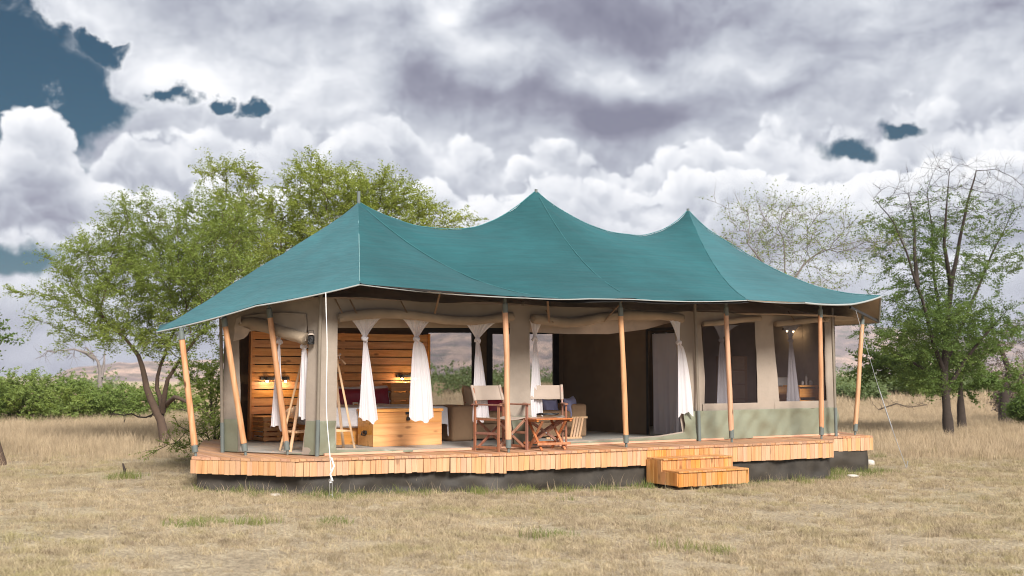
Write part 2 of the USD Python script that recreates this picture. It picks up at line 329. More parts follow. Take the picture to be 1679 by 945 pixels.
def wood(name, stops, axis, rough=0.55, rnd=0.22, scale=1.0, knots=0.5):
    """axis: 0 along the tent, 1 into it, 2 upright - the way the grain runs"""
    g = G(); st = [26.0, 26.0, 26.0]; st[axis] = 1.6
    r = g.add('object_info') + '.random'
    v = turned(g, tuple(x * scale for x in st)); v = g.vm('add', v, g.add('combine_xyz', x=g.m('multiply', r, 37.0), y=g.m('multiply', r, 91.0), z=g.m('multiply', r, 53.0)) + '.vector')
    grain = g.noise(v, 1.0, 5.0, 0.6, 0.6)
    kn = [5.0, 5.0, 5.0]; kn[axis] = 2.2
    kv = g.vm('add', turned(g, tuple(kn)), g.add('combine_xyz', x=g.m('multiply', r, 11.0), y=0.0, z=g.m('multiply', r, 7.0)) + '.vector')
    kd = g.add('voronoi_texture', feature='f1', vector=kv, scale=1.0) + '.distance'
    c = g.ramp(grain, stops)
    c = g.mix(g.rng(kd, 0.05, 0.16, knots, 0.0), c, tuple(x * 0.22 for x in stops[0][1]))
    c = g.vm('scale', c, scale=g.rng(r, 0, 1, 1 - rnd, 1 + rnd * 0.7, smooth=False))
    hs = g.add('hsv', hue=g.rng(g.m('fraction', g.m('multiply', r, 7.31)), 0, 1, 0.494, 0.505, smooth=False), saturation=g.rng(g.m('fraction', g.m('multiply', r, 3.17)), 0, 1, 0.90, 1.08, smooth=False), value=1.0, fac=1.0, color=c) + '.color'
    b = g.add('principled_bsdf', base_color=hs, roughness=rough, normal=g.add('bump', height=grain, strength=0.25, distance=0.004) + '.normal') + '.BSDF'
    return g.done(name, surface=b)
def canvas(name, col, axis_noise=1.2, rough=0.85, transl=0.10, dirt=0.25, sheen=0.1, streaks=False):
    g = G(); p = pos(g); n = g.noise(p, axis_noise, 5.0, 0.6); fine = g.noise(p, 160.0, 2.0, 0.6)
    c = g.mix(g.rng(n, 0.3, 0.75), tuple(x * (1 - dirt) for x in col), tuple(x * 1.08 for x in col))
    c = g.mix(0.22, c, g.vm('scale', c, scale=g.rng(fine, 0.2, 0.8, 0.7, 1.3)))
    if streaks:
        s = g.noise(turned(g, (0.5, 3.0, 16.0)), 1.6, 4.0, 0.65); c = g.vm('scale', c, scale=g.rng(s, 0.3, 0.75, 0.91, 1.10))
    hgt = g.noise(p, 3.0, 5.0, 0.6)
    if streaks: hgt = g.m('multiply_add', s, 0.8, hgt)
    b = g.add('principled_bsdf', base_color=c, roughness=rough, specular_ior_level=0.3, sheen_weight=sheen, normal=g.add('bump', height=hgt, strength=0.40 if streaks else 0.25, distance=0.05) + '.normal') + '.BSDF'
    if transl: b = g.add('mix_closure', fac=transl, closure1=b, closure2=g.add('translucent_bsdf', color=c) + '.BSDF') + '.closure'
    return g.done(name, surface=b)
def sheer(name, col, open_=0.25, glow=0.45):
    g = G(); c = g.mix(g.noise(pos(g), 6.0, 3.0), tuple(x * .93 for x in col), col)
    b = g.add('mix_closure', fac=glow, closure1=g.add('diffuse_bsdf', color=c) + '.BSDF', closure2=g.add('translucent_bsdf', color=c) + '.BSDF') + '.closure'
    b = g.add('mix_closure', fac=open_, closure1=b, closure2=g.add('transparent_bsdf') + '.BSDF') + '.closure'
    return g.done(name, surface=b)
def leafy(name, a, b_, scale=0.7, transl=0.35):
    g = G(); n = g.noise(pos(g), scale, 3.0, 0.6); r = g.add('geometry') + '.random_per_island'
    c = g.mix(g.rng(g.m('add', g.m('multiply', n, 0.7), g.m('multiply', r, 0.3)), 0.3, 0.7), a, b_)
    s = g.add('principled_bsdf', base_color=c, roughness=0.6, specular_ior_level=0.3) + '.BSDF'
    s = g.add('mix_closure', fac=transl, closure1=s, closure2=g.add('translucent_bsdf', color=g.vm('multiply', c, (1.25, 1.2, 0.6))) + '.BSDF') + '.closure'
    return g.done(name, surface=s)
M = {}
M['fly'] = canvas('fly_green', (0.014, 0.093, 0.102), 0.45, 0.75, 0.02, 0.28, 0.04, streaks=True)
M['fly_pale'] = canvas('fly_green_pale', (0.034, 0.128, 0.143), 0.45, 0.75, 0.02, 0.26, 0.06, streaks=True)  # end gores: grazing sheen painted in as a lighter green
M['lining_dark'] = canvas('lining_dark', (0.018, 0.015, 0.013), 1.0, 0.9, 0.0)  # shade under the front eave painted into a near-black lining colour
M['lining'] = canvas('lining_tan', (0.42, 0.32, 0.23), 1.0, 0.9, 0.06)
M['canvas'] = canvas('canvas_tan', (0.410, 0.340, 0.275), 1.0, 0.88, 0.22)
M['canvas_roll'] = canvas('canvas_rolled', (0.330, 0.255, 0.180), 2.0, 0.88, 0.03)
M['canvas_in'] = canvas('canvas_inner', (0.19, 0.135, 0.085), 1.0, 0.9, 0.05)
M['cream'] = canvas('cream_cloth', (0.62, 0.51, 0.42), 1.5, 0.9, 0.25)
M['band'] = canvas('olive_band', (0.205, 0.212, 0.150), 1.4, 0.34, 0.0, 0.15, 0.0)
M['hem'] = plain('hem_webbing', (0.31, 0.32, 0.31), 0.8, 0.1)
M['seam'] = plain('seam_thread', (0.045, 0.165, 0.175), 0.8, 0.2)
M['seam_white'] = plain('white_seam_thread', (0.22, 0.36, 0.36), 0.8, 0.2)
M['steel'] = plain('green_steel', (0.125, 0.145, 0.135), 0.45, 0.2, 6.0, 0.1)
M['steel_tan'] = plain('tan_steel', (0.20, 0.165, 0.125), 0.5, 0.2, 6.0, 0.1)
DECKSTOPS = [(0.22, (0.43, 0.215, 0.098)), (0.5, (0.55, 0.305, 0.155)), (0.8, (0.65, 0.395, 0.225))]
M['fascia'] = wood('fascia_wood', DECKSTOPS, 2, 0.55, 0.06)
M['step_wood'] = wood('step_wood', [(0.22, (0.33, 0.130, 0.034)), (0.5, (0.52, 0.245, 0.080)), (0.8, (0.67, 0.38, 0.17))], 2, 0.42, 0.14)
M['deck_board'] = wood('deck_wood', [(0.25, (0.34, 0.165, 0.080)), (0.5, (0.48, 0.250, 0.13)), (0.8, (0.58, 0.34, 0.20))], 1, 0.6, 0.18, knots=0.2)
M['nosing'] = wood('nosing_wood', [(0.25, (0.50, 0.25, 0.14)), (0.5, (0.66, 0.37, 0.24)), (0.8, (0.76, 0.48, 0.34))], 0, 0.6, 0.15, knots=0.2)
M['post'] = wood('post_wood', [(0.25, (0.36, 0.160, 0.065)), (0.5, (0.55, 0.285, 0.140)), (0.8, (0.70, 0.43, 0.26))], 2, 0.5, 0.14, 0.8, 0.95)
M['pine'] = wood('pine_plank', [(0.22, (0.46, 0.19, 0.055)), (0.5, (0.72, 0.34, 0.11)), (0.8, (0.84, 0.46, 0.18))], 0, 0.5, 0.16, 1.0, 0.7)
M['pine_up'] = wood('pine_upright', [(0.22, (0.46, 0.19, 0.055)), (0.5, (0.72, 0.34, 0.11)), (0.8, (0.84, 0.46, 0.18))], 2, 0.5, 0.16, 1.0, 0.5)
M['chest'] = wood('chest_wood', [(0.22, (0.52, 0.21, 0.055)), (0.5, (0.74, 0.345, 0.105)), (0.8, (0.82, 0.43, 0.16))], 0, 0.45, 0.10, 0.7, 0.6)
M['pale_wood'] = wood('pale_rail_wood', [(0.22, (0.55, 0.33, 0.17)), (0.5, (0.68, 0.44, 0.26)), (0.8, (0.78, 0.54, 0.34))], 2, 0.5, 0.1, 1.0, 0.2)
M['teak'] = wood('teak_chair_wood', [(0.22, (0.16, 0.064, 0.036)), (0.5, (0.26, 0.110, 0.064)), (0.8, (0.36, 0.165, 0.10))], 2, 0.4, 0.12, 1.4, 0.1)
M['teak_orange'] = wood('orange_table_wood', [(0.22, (0.27, 0.085, 0.028)), (0.5, (0.42, 0.15, 0.050)), (0.8, (0.54, 0.22, 0.09))], 2, 0.4, 0.15, 1.4, 0.1)
M['grey_board'] = wood('grey_wood', [(0.22, (0.10, 0.065, 0.05)), (0.5, (0.15, 0.10, 0.075)), (0.8, (0.2, 0.14, 0.10))], 2, 0.6, 0.1, 1.0, 0.2)
M['seat_cloth'] = plain('beige_seat_canvas', (0.36, 0.285, 0.23), 0.9, 0.08, 8.0, 0.0, weave=0.25)
M['sofa'] = plain('brown_sofa_cloth', (0.34, 0.215, 0.125), 0.9, 0.14, 14.0, 0.15, weave=0.2)
M['cushion_tan'] = plain('tan_cushion_cloth', (0.38, 0.265, 0.175), 0.9, 0.12, 14.0, 0.1)
M['maroon'] = plain('maroon_satin', (0.27, 0.007, 0.030), 0.4, 0.3, 6.0, 0.0, sheen=0.2)
M['maroon_red'] = plain('red_cloth', (0.22, 0.012, 0.022), 0.6, 0.2, 8.0)
M['lavender'] = plain('lavender_satin', (0.31, 0.32, 0.52), 0.35, 0.15, 6.0, 0.0, sheen=0.3)
M['linen'] = plain('white_linen', (0.78, 0.77, 0.80), 0.85, 0.05, 4.0, 0.15)
M['sheer'] = sheer('white_voile', (0.90, 0.87, 0.89), 0.04, 0.42)
M['sheer_in'] = sheer('grey_voile', (0.72, 0.68, 0.72), 0.12, 0.40)
M['black'] = plain('black_iron', (0.012, 0.011, 0.011), 0.5, 0.2, 20.0, 0.1)
M['rope'] = plain('white_rope', (0.72, 0.70, 0.68), 0.8, 0.15, 60.0)
M['rope_grey'] = plain('grey_rope', (0.42, 0.44, 0.47), 0.8, 0.15, 60.0)
M['strap'] = plain('brown_strap', (0.20, 0.125, 0.07), 0.8, 0.2, 30.0)
M['chrome'] = plain('zinc_metal', (0.62, 0.62, 0.62), 0.3, 0.05, 30.0, metal=0.9)
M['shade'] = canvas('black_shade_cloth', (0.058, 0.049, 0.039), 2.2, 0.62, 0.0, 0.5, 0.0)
M['groundsheet'] = canvas('grey_groundsheet', (0.36, 0.345, 0.31), 3.0, 0.5, 0.0, 0.2)
M['paper'] = plain('paper_card', (0.72, 0.62, 0.48), 0.8, 0.1)
M['amber'] = plain('amber_print', (0.65, 0.25, 0.03), 0.7, 0.1)
M['white_plate'] = plain('white_plate', (0.72, 0.70, 0.68), 0.4, 0.05)
M['stone'] = plain('pale_stone', (0.52, 0.48, 0.42), 0.9, 0.3, 12.0, 0.5)
def lamp_glow():
    g = G(); return g.done('lamp_glow', surface=g.add('emission', color=(1.0, 0.72, 0.42), strength=60.0) + '.emission')
M['glow'] = lamp_glow()
def screen(name, tint, open_):
    g = G(); b = g.add('mix_closure', fac=open_, closure1=g.add('diffuse_bsdf', color=tint) + '.BSDF', closure2=g.add('transparent_bsdf') + '.BSDF') + '.closure'
    return g.done(name, surface=b)
M['mesh'] = screen('insect_mesh', (0.055, 0.043, 0.043), 0.82)
M['back_mesh'] = screen('fine_mesh', (0.10, 0.085, 0.09), 0.72)
M['bark'] = plain('brown_bark', (0.085, 0.054, 0.037), 0.95, 0.45, 9.0, 0.7)
M['bark_dark'] = plain('dark_bark', (0.042, 0.030, 0.023), 0.95, 0.45, 9.0, 0.7)
M['bark_grey'] = plain('grey_bark', (0.20, 0.17, 0.155), 0.95, 0.4, 9.0, 0.7)
M['leaf_acacia'] = leafy('acacia_leaf', (0.185, 0.240, 0.048), (0.315, 0.370, 0.090))
M['leaf_acacia2'] = leafy('acacia_leaf_bright', (0.225, 0.270, 0.046), (0.350, 0.385, 0.090))
M['leaf_dark'] = leafy('dark_leaf', (0.105, 0.165, 0.038), (0.205, 0.255, 0.065))
M['leaf_bush'] = leafy('bush_leaf', (0.170, 0.235, 0.058), (0.320, 0.375, 0.115), 0.5)
M['leaf_bush2'] = leafy('bush_leaf_yellow', (0.180, 0.235, 0.048), (0.280, 0.330, 0.090), 0.5)
M['leaf_far'] = leafy('far_leaf', (0.155, 0.205, 0.085), (0.260, 0.300, 0.130), 0.1)
M['twig_bush'] = leafy('bare_twig', (0.17, 0.125, 0.095), (0.24, 0.18, 0.14), 0.8, 0.0)
def grass_look(name, dry, dry2, green, g0, g1, clump=0.0, grey=(0.36, 0.28, 0.21)):
    g = G(); p = pos(g); n = g.noise(p, 0.35, 4.0, 0.6); n2 = g.noise(p, 2.4, 3.0, 0.6); r = g.add('geometry') + '.random_per_island'
    c = g.mix(r, dry, dry2)
    if clump:
        n3 = g.noise(p, 11.0, 3.0, 0.65); c = g.mix(g.rng(n3, 0.50, 0.66, 0.0, clump), c, grey); c = g.vm('scale', c, scale=g.rng(g.noise(p, 6.0, 2.0, 0.6), 0.3, 0.7, 0.80, 1.22))
    c = g.vm('scale', c, scale=g.rng(n2, 0.25, 0.75, 0.80, 1.16))
    k = g.m('multiply', g.rng(g.m('add', g.m('multiply', n, 0.55), g.m('multiply', n2, 0.45)), g0, g1), g.rng(r, 0.1, 0.7, 1.0, 0.25))
    c = g.mix(k, c, green)
    s = g.add('diffuse_bsdf', color=c) + '.BSDF'
    s = g.add('mix_closure', fac=0.3, closure1=s, closure2=g.add('translucent_bsdf', color=c) + '.BSDF') + '.closure'
    return g.done(name, surface=s)
M['grass'] = grass_look('dry_grass', (0.465, 0.378, 0.247), (0.66, 0.568, 0.415), (0.34, 0.305, 0.145), 0.48, 0.70, 0.75)
M['grass_tall'] = grass_look('tall_dry_grass', (0.48, 0.375, 0.250), (0.66, 0.54, 0.39), (0.36, 0.32, 0.16), 0.54, 0.78, 0.25)
M['grass_green'] = grass_look('green_grass', (0.27, 0.275, 0.090), (0.48, 0.43, 0.21), (0.12, 0.17, 0.05), 0.3, 0.7)
def ground_look():
    g = G(); p = pos(g); big = g.noise(p, 0.22, 4.0, 0.6); mid = g.noise(p, 1.7, 4.0, 0.62); fine = g.noise(p, 28.0, 5.0, 0.65); cl = g.noise(p, 9.0, 4.0, 0.65)
    c = g.mix(g.rng(mid, 0.35, 0.7), (0.33, 0.265, 0.180), (0.46, 0.375, 0.25))
    c = g.mix(g.rng(big, 0.50, 0.70, 0.0, 0.45), c, (0.27, 0.245, 0.11))
    c = g.mix(g.rng(cl, 0.52, 0.68, 0.0, 0.7), c, (0.50, 0.42, 0.29)); c = g.vm('scale', c, scale=g.rng(fine, 0.25, 0.75, 0.5, 1.3))
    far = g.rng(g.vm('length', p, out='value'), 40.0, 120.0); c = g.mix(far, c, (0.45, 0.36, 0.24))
    b = g.add('principled_bsdf', base_color=c, roughness=0.95, specular_ior_level=0.1, normal=g.add('bump', height=g.m('add', fine, cl), strength=0.7, distance=0.04) + '.normal') + '.BSDF'
    return g.done('savanna_ground', surface=b)
M['ground'] = ground_look()
def hill_look():
    g = G(); p = pos(g); a = g.noise(p, 0.012, 6.0, 0.65); b = g.noise(p, 0.05, 4.0, 0.7)
    c = g.mix(g.rng(a, 0.42, 0.62), (0.22, 0.165, 0.145), (0.52, 0.36, 0.27)); c = g.mix(g.rng(b, 0.5, 0.62, 0.0, 0.75), c, (0.085, 0.09, 0.055))
    return g.done('hill_rock_and_scrub', surface=g.add('diffuse_bsdf', color=c) + '.BSDF')
M['hill'] = hill_look()
def air():
    g = G(); return g.done('air', volume=g.add('principled_volume', color=(0.80, 0.80, 0.90), density=0.00024, anisotropy=0.2) + '.volume')
M['air'] = air()
# ---------------------------------------------------------------- the timber deck
def flat(p): return np.asarray(p)[:2]
eL, eK, eM, eN = on_z(313, 749.5, DECK), on_z(484, 753, DECK), on_z(738, 745.5, DECK), on_z(830, 743.5, DECK)
eR, eR1, eR2 = on_z(1365, 722, DECK), on_z(1365, 715.8, DECK), on_z(1431, 714.5, DECK)
deck_poly = Polygon([flat(p) for p in (eL, eK, eM, eN, eR, eR1, eR2, T(10.7, 1.2), T(10.4, 4.5), T(-0.1, 4.5))])
deck = thing('timber_deck', 'raised timber deck that carries the whole tent, faced with short upright boards', 'deck', T(4.8, 0.5, 0.0), PHI)
q = tent(np.array(deck_poly.exterior.coords)); deck_ab = Polygon(q)
for i, a in enumerate(np.arange(q[:, 0].min(), q[:, 0].max(), 0.094)):
    strip = deck_ab.intersection(Polygon([(a, -9), (a + 0.090, -9), (a + 0.090, 9), (a, 9)]))
    for pg in getattr(strip, 'geoms', [strip]):
        if pg.area < 0.01: continue
        pg = Polygon([(x, y - (0.028 + 0.006 * random.random() if y < 2.2 and x < 9.4 else 0)) for x, y in pg.exterior.coords])
        m = trimesh.creation.extrude_polygon(pg, 0.032, engine='earcut'); v = np.array(m.vertices); dz = random.uniform(-.002, .002)
        part('deck_board', (np.array([T(x, y, DECK - 0.032 + z + dz) for x, y, z in v]), np.array(m.faces)), M['deck_board'], deck)
def run_boards(p0, p1, w, h0, h1, out=0.0, top=DECK - 0.036, mat='fascia', parent=deck, name='fascia_board', th=0.022):
    d = np.array(p1)[:2] - np.array(p0)[:2]; L = float(np.linalg.norm(d)); d = d / L; nn = np.array([d[1], -d[0]])
    if nn @ -np.array(p0)[:2] < 0: nn = -nn
    x = 0.0
    while x < L - 0.015:
        ww = min(w * random.uniform(0.82, 1.2), L - x); k = (x + ww / 2) / L; h = h0 + (h1 - h0) * k + random.uniform(-.006, .006)
        c = np.array(p0)[:2] + d * (x + ww / 2) + nn * (out + random.uniform(0, .005)); lean = random.uniform(-.004, .004)
        m = beam([*(c + d * lean), top - h], [*c, top], ww - 0.004, th, up=(nn[0], nn[1], 0), ch=0.002)
        part(name, m, M[mat], parent); x += ww
run_boards(eL, eK, 0.082, .170, .182); run_boards(eK, eM, 0.086, .185, .180); run_boards(eM, eN, 0.070, .205, .225)
run_boards(eN, eR, 0.088, .200, .240); run_boards(eR, eR1, 0.088, .24, .24); run_boards(eR1, eR2, 0.090, .215, .215)
# joists under the boards
def inset(p, k): return np.array([*(flat(p) + nrm(T(4.8, 2.0)[:2] - flat(p)) * k), 0.0])
path = [inset(p, 0.11) for p in (T(-0.2, 4.3), eL, eK, eM, eN, eR, eR1, eR2, T(10.6, 1.4))]
pts = []
for p, r in zip(path, path[1:]):
    n = max(2, int(np.linalg.norm(r - p) / 0.07)); pts += [p + (r - p) * t for t in np.linspace(0, 1, n, endpoint=False)]
pts = np.array(pts + [path[-1]]); d = np.gradient(pts, axis=0); d /= np.linalg.norm(d, axis=1, keepdims=True); out = np.stack([d[:, 1], -d[:, 0], d[:, 0] * 0], -1)
lev = np.linspace(0, 1, 14); V = []
for k in lev:
    zt, zb = DECK - 0.05, gz(pts[:, 0], pts[:, 1]) - 0.04
    w = (meshkit.fbm(np.stack([np.arange(len(pts)) * .11, np.full(len(pts), k * 2.0 + 3), pts[:, 0] * 0], -1), 3, 11) - .5) * .16 * (0.15 + k) + .018 * np.sin(np.arange(len(pts)) * .62 + k * 5 + 3 * np.sin(np.arange(len(pts)) * .07)) * np.sin(np.arange(len(pts)) * .13 + 1) * (k > .05)
    V.append(np.stack([pts[:, 0], pts[:, 1], zt + (zb - zt) * k], -1) + out * (w[:, None] + 0.03 * k))
V = np.vstack(V); n = len(pts); F = np.array([t for i in range(len(lev) - 1) for j in range(n - 1) for t in ((i * n + j, i * n + j + 1, i * n + n + j + 1), (i * n + j, i * n + n + j + 1, i * n + n + j))])
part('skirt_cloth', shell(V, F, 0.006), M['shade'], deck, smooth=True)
# steps
steps = thing('wooden_steps', 'two orange wooden steps up to the front edge of the deck', 'steps', on_z(1140, 790, 0.0) * [1, 1, 0], PHI)
du = nrm(eR - eN); dn = np.array([du[1], -du[0], 0.0]); s0 = eN + du * float((on_z(1054, 733.8, DECK) - eN) @ du)
def stp(u, o, z): p = s0 + du * u + dn * (o + 0.03); return np.array([p[0], p[1], z])
zg = 0.06
for k, (o0, o1, zt, w0, w1) in enumerate([(0.0, .35, .415, 0.0, 1.27), (.35, .70, .262, 0.0, 1.27)]):
    run_boards(stp(w0, o1, 0), stp(w1, o1, 0), 0.085, zt - (.262 if k == 0 else zg) - .012 + (0.02 if k == 0 else 0), zt - (.262 if k == 0 else zg) - .012 + (0.02 if k == 0 else 0), -0.012, zt - .024, 'step_wood', steps, 'riser_board')
    for j in range(15):
        u0 = w0 + (w1 - w0) * j / 15; u1 = w0 + (w1 - w0) * (j + 1) / 15
        part('tread_board', beam(stp((u0 + u1) / 2, o0, zt - .011), stp((u0 + u1) / 2, o1 + .022, zt - .011), u1 - u0 - .003, .022, ch=.002), M['step_wood'], steps)
for j in range(8):       # left cheek, boards upright
    o = .70 * j / 8; zt = (.415 if o < .34 else .262) - .024
    for u, nn in ((-.011, 0), (1.281, 1)):
        part('side_board', beam(stp(u, o + .044, zg), stp(u, o + .044, zt), .084, .02, up=tuple(du), ch=.002), M['step_wood'], steps)
top_face = [beam(stp(u, -.018, .415), stp(u, -.018, DECK - .04), .085 * random.uniform(.9, 1.0), .02, up=tuple(dn), ch=.002) for u in np.arange(.045, 1.25, .087)]
for m in top_face: part('riser_board', m, M['step_wood'], steps)

# ---------------------------------------------------------------- the tent: walls
tn = thing('safari_tent', 'large safari tent with a green three-peaked fly sheet over tan canvas walls', 'tent', T(4.8, 2.0, DECK), PHI)
class Wall:
    def __init__(s, p, q):
        s.p = np.array([p[0], p[1], 0.0]); d = np.array([q[0] - p[0], q[1] - p[1], 0.0]); s.len = float(np.linalg.norm(d)); s.d = d / s.len
        s.n = np.array([s.d[1], -s.d[0], 0.0])
        if s.n @ (T(4.8, 2.0) - s.p) > 0: s.n = -s.n
    def at(s, px, py, off=0.0):
        d = ray(px, py); k = ((s.p + s.n * off - EYE) @ s.n) / (d @ s.n); p = EYE + d * k
        return float((p - s.p) @ s.d), float(p[2])
    def pt(s, x, z, off=0.0): p = s.p + s.d * x + s.n * off; return np.array([p[0], p[1], z])
GL = on_z(365, 741.5, DECK); BL, BR, GR = T(0.1, 4.0), T(9.5, 4.0), T(10.35, 1.45)
wf, wl, wend, wb, wr1, wr2 = Wall(F0, T(WALL, 0)), Wall(GL, F0), Wall(BL, GL), Wall(BL, BR), Wall(T(WALL, 0), GR), Wall(GR, BR)
WT = 2.60
def roof_in(p):       # canvas ceiling height: walls up to a low ridge
    a, b = tent(p); return WT + 0.75 * np.clip(1 - abs(b - 2.0) / 2.0, 0, 1) * np.clip((a + .8) / 1.8, 0, 1) * np.clip((10.3 - a) / 1.8, 0, 1)
def px_poly(w, pts): return Polygon([w.at(*p) for p in pts]).buffer(0)
zb = DECK + 0.012
op1 = px_poly(wf, [(553, 520), (700, 521), (836, 530), (834, 660), (838, 729), (770, 733), (700, 735), (551, 735)])
op2 = px_poly(wf, [(868, 524), (960, 527), (1104, 524), (1112, 600), (1114, 672), (1118, 700), (1119, 708), (1080, 714.5), (1000, 720), (900, 725), (872, 725)])
wn1 = px_poly(wf, [(1150, 532), (1238, 528), (1242.5, 661), (1155.5, 662.5)])
wn2 = px_poly(wf, [(1267.5, 532), (1350, 528), (1355, 657.5), (1277, 658.5)])
front = Polygon([(0, zb), (wf.len, zb), (wf.len, WT), (0, WT)])
holes = shapely.union_all([op1, op2, wn1, wn2])
cut = front.difference(holes)
part('front_wall', cloth(cut, 0.11, wf.pt, .008, .035, 1.3, 3, lambda p: np.clip((p[:, 1] - .56) * 2, 0, 1)), M['canvas'], tn, True, label='tan canvas front wall with two wide openings and two mesh windows')
band = Polygon([(0, zb), (wf.len, zb), (wf.len, 1.03), (0, 1.0)]).difference(holes.buffer(.02))
for g_ in getattr(band, 'geoms', [band]):
    if g_.area > .004: part('lower_band', cloth(g_, 0.04, lambda x, z, o: wf.pt(x, z, .034 + max(o + .016 * math.sin(9 * x + 11 * z + 30 * o) * math.sin(2.1 * x + 1) + .008 * math.sin(21 * x - 14 * z + 50 * o), -.026)), .006, .11, 1.7, 9, lambda p: np.clip((1.03 - p[:, 1]) * 5, 0.1, 1)), M['band'], tn, True)
for k, wn in enumerate((wn1, wn2)):
    ms = part('window_mesh', cloth(wn.buffer(.03), .2, lambda x, z, o: wf.pt(x, z, -.03 + o * .3), .002, .02), M['mesh'], tn, label=['dark insect-mesh window nearer the door', 'dark insect-mesh window at the right-hand end'][k])
    x0, z0, x1, z1 = wn.bounds
    part('sill_flap', cloth(Polygon([(x0, z0 - .12), (x1 + .02, z0 - .12), (x1 + .01, z0 + .005), (x0, z0 + .005)]), .08, lambda x, z, o: wf.pt(x, z, .020 + o), .006, .02), M['canvas'], tn, True)
# end walls
opl = px_poly(wl, [(393, 535), (440, 530), (503, 522), (506, 560), (502, 690), (497, 741), (440, 742.5), (393, 739)])
part('side_wall', cloth(Polygon([(0, zb), (wl.len, zb), (wl.len, WT), (0, WT - .12)]).difference(opl), .09, wl.pt, .008, .03, 1.5, 5), M['canvas'], tn, True)
lb = Polygon([(0, zb), (wl.len, zb), (wl.len, 1.0), (0, 1.0)]).difference(opl.buffer(.015))
for g_ in getattr(lb, 'geoms', [lb]):
    if g_.area > .004: part('lower_band', cloth(g_, .06, lambda x, z, o: wl.pt(x, z, .02 + o), .006, .03, 2.5, 4), M['band'], tn, True)
for w, nm in ((wend, 'side_wall'), (wr1, 'side_wall'), (wr2, 'side_wall')):
    part(nm, cloth(Polygon([(-.03, zb), (w.len + .03, zb), (w.len + .03, WT), (-.03, WT)]), .2, w.pt, .008, .03, 1.2, 6, lambda p: np.clip(np.minimum(p[:, 0], w.len - p[:, 0]) * 4, 0, 1)), M['canvas'], tn, True)
bw1 = Polygon([on_b(701, 546, 4.0), on_b(773, 546, 4.0), on_b(773, 681, 4.0), on_b(701, 681, 4.0)]); bw2 = Polygon([on_b(806, 548, 4.0), on_b(906, 548, 4.0), on_b(906, 681, 4.0), on_b(806, 681, 4.0)])
bpt = lambda a, z, o: T(a, 4.0 - o, z)
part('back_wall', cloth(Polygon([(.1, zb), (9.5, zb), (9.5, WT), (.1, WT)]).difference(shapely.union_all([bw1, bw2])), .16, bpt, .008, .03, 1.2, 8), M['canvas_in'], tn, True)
for b_ in (bw1, bw2):
    part('back_window_mesh', cloth(b_.buffer(.03), .3, lambda a, z, o: T(a, 3.99, z), .002, 0), M['back_mesh'], tn)
    part('window_border', cloth(b_.buffer(.12, join_style='mitre').difference(b_), .14, lambda a, z, o: T(a, 3.965, z), .006, 0), M['black'], tn)
# partition with a doorway
pa = 6.6
dl, dr = on_a(1064, 640, pa)[0], on_a(1121, 640, pa)[0]; dz = on_a(1066, 543, pa)[1]
door = Polygon([(dl, zb), (dr, zb), (dr, dz), (dl, dz)])
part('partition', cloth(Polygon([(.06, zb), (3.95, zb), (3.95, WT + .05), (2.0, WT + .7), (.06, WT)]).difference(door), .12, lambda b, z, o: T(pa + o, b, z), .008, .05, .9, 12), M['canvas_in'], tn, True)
part('door_frame', cloth(door.buffer(.045, join_style='mitre').intersection(Polygon([(0, zb), (4, zb), (4, 3), (0, 3)])).difference(door), .1, lambda b, z, o: T(pa - .02, b, z), .012, 0), M['black'], tn)
part('groundsheet', cloth(Polygon([tent(F0), (WALL, 0), tent(GR), tent(BR), tent(BL), tent(GL)]).buffer(-.02), .15, lambda a, b, o: T(a, b, DECK + .016 + max(o, 0)), .004, .02, 2.5, 2), M['groundsheet'], tn, True)
# canvas ceiling, carried a little past the walls
ce = Polygon([tent(F0), (WALL, 0), tent(GR), tent(BR), tent(BL), tent(GL)]).buffer(.05)
part('canvas_ceiling', cloth(ce, .16, lambda a, b, o: np.array([*T(a, b)[:2], roof_in(T(a, b)) + .03 * np.sin(a * 3) * 0.4 + o]), .008, .03, 1.2, 15), M['cream'], tn, True)
part('inner_valance', cloth(Polygon([wf.at(868, 520, -.25), wf.at(1112, 520, -.25), wf.at(1108, 527, -.25), wf.at(1060, 540, -.25), wf.at(1000, 548, -.25), wf.at(930, 548, -.25), wf.at(868, 545, -.25)]), .06, lambda x, z, o: wf.pt(x, z, -.25 + o), .006, .06, 2.0, 21), M['cream'], tn, True)
part('inner_valance', cloth(Polygon([wf.at(553, 515, -.25), wf.at(836, 515, -.25), wf.at(836, 538, -.25), wf.at(553, 538, -.25)]), .08, lambda x, z, o: wf.pt(x, z, -.25 + o), .006, .04, 2.0, 22), M['lining'], tn, True)
# rolled-up flaps over the openings
def roll(w, pts, r, name='rolled_flap', seed=0, off=.07, mat='canvas_roll'):
    P = np.array([w.pt(*w.at(x, y), off) for x, y in pts]); s = np.concatenate([[0], np.cumsum(np.linalg.norm(np.diff(P, axis=0), axis=1))]); t = np.linspace(0, s[-1], max(12, int(s[-1] / .06)))
    from scipy.interpolate import CubicSpline
    P = CubicSpline(s, P)(t); rr = r * (0.85 + 0.4 * meshkit.fbm(np.stack([t * 2.3, t * 0 + seed, t * 0], -1), 3, seed)); rr[0] *= .9
    v, f = tube(P, rr, 14); v = v + (meshkit.fbm(v * 7, 3, seed) - .5)[:, None] * r * .35
    p_ = part(name, (v, f), M[mat], tn, True)
    return p_
roll(wf, [(552, 522), (600, 515.5), (650, 516), (700, 521), (750, 526.5), (800, 524), (836, 519)], .062, seed=1)
roll(wf, [(869, 523), (900, 527), (935, 530), (965, 525), (1000, 519), (1040, 518), (1080, 519), (1114, 523)], .068, seed=2)
roll(wf, [(1148, 532), (1190, 527.5), (1242, 522)], .042, seed=3); roll(wf, [(1266, 532), (1310, 527.5), (1352, 524)], .045, seed=4)
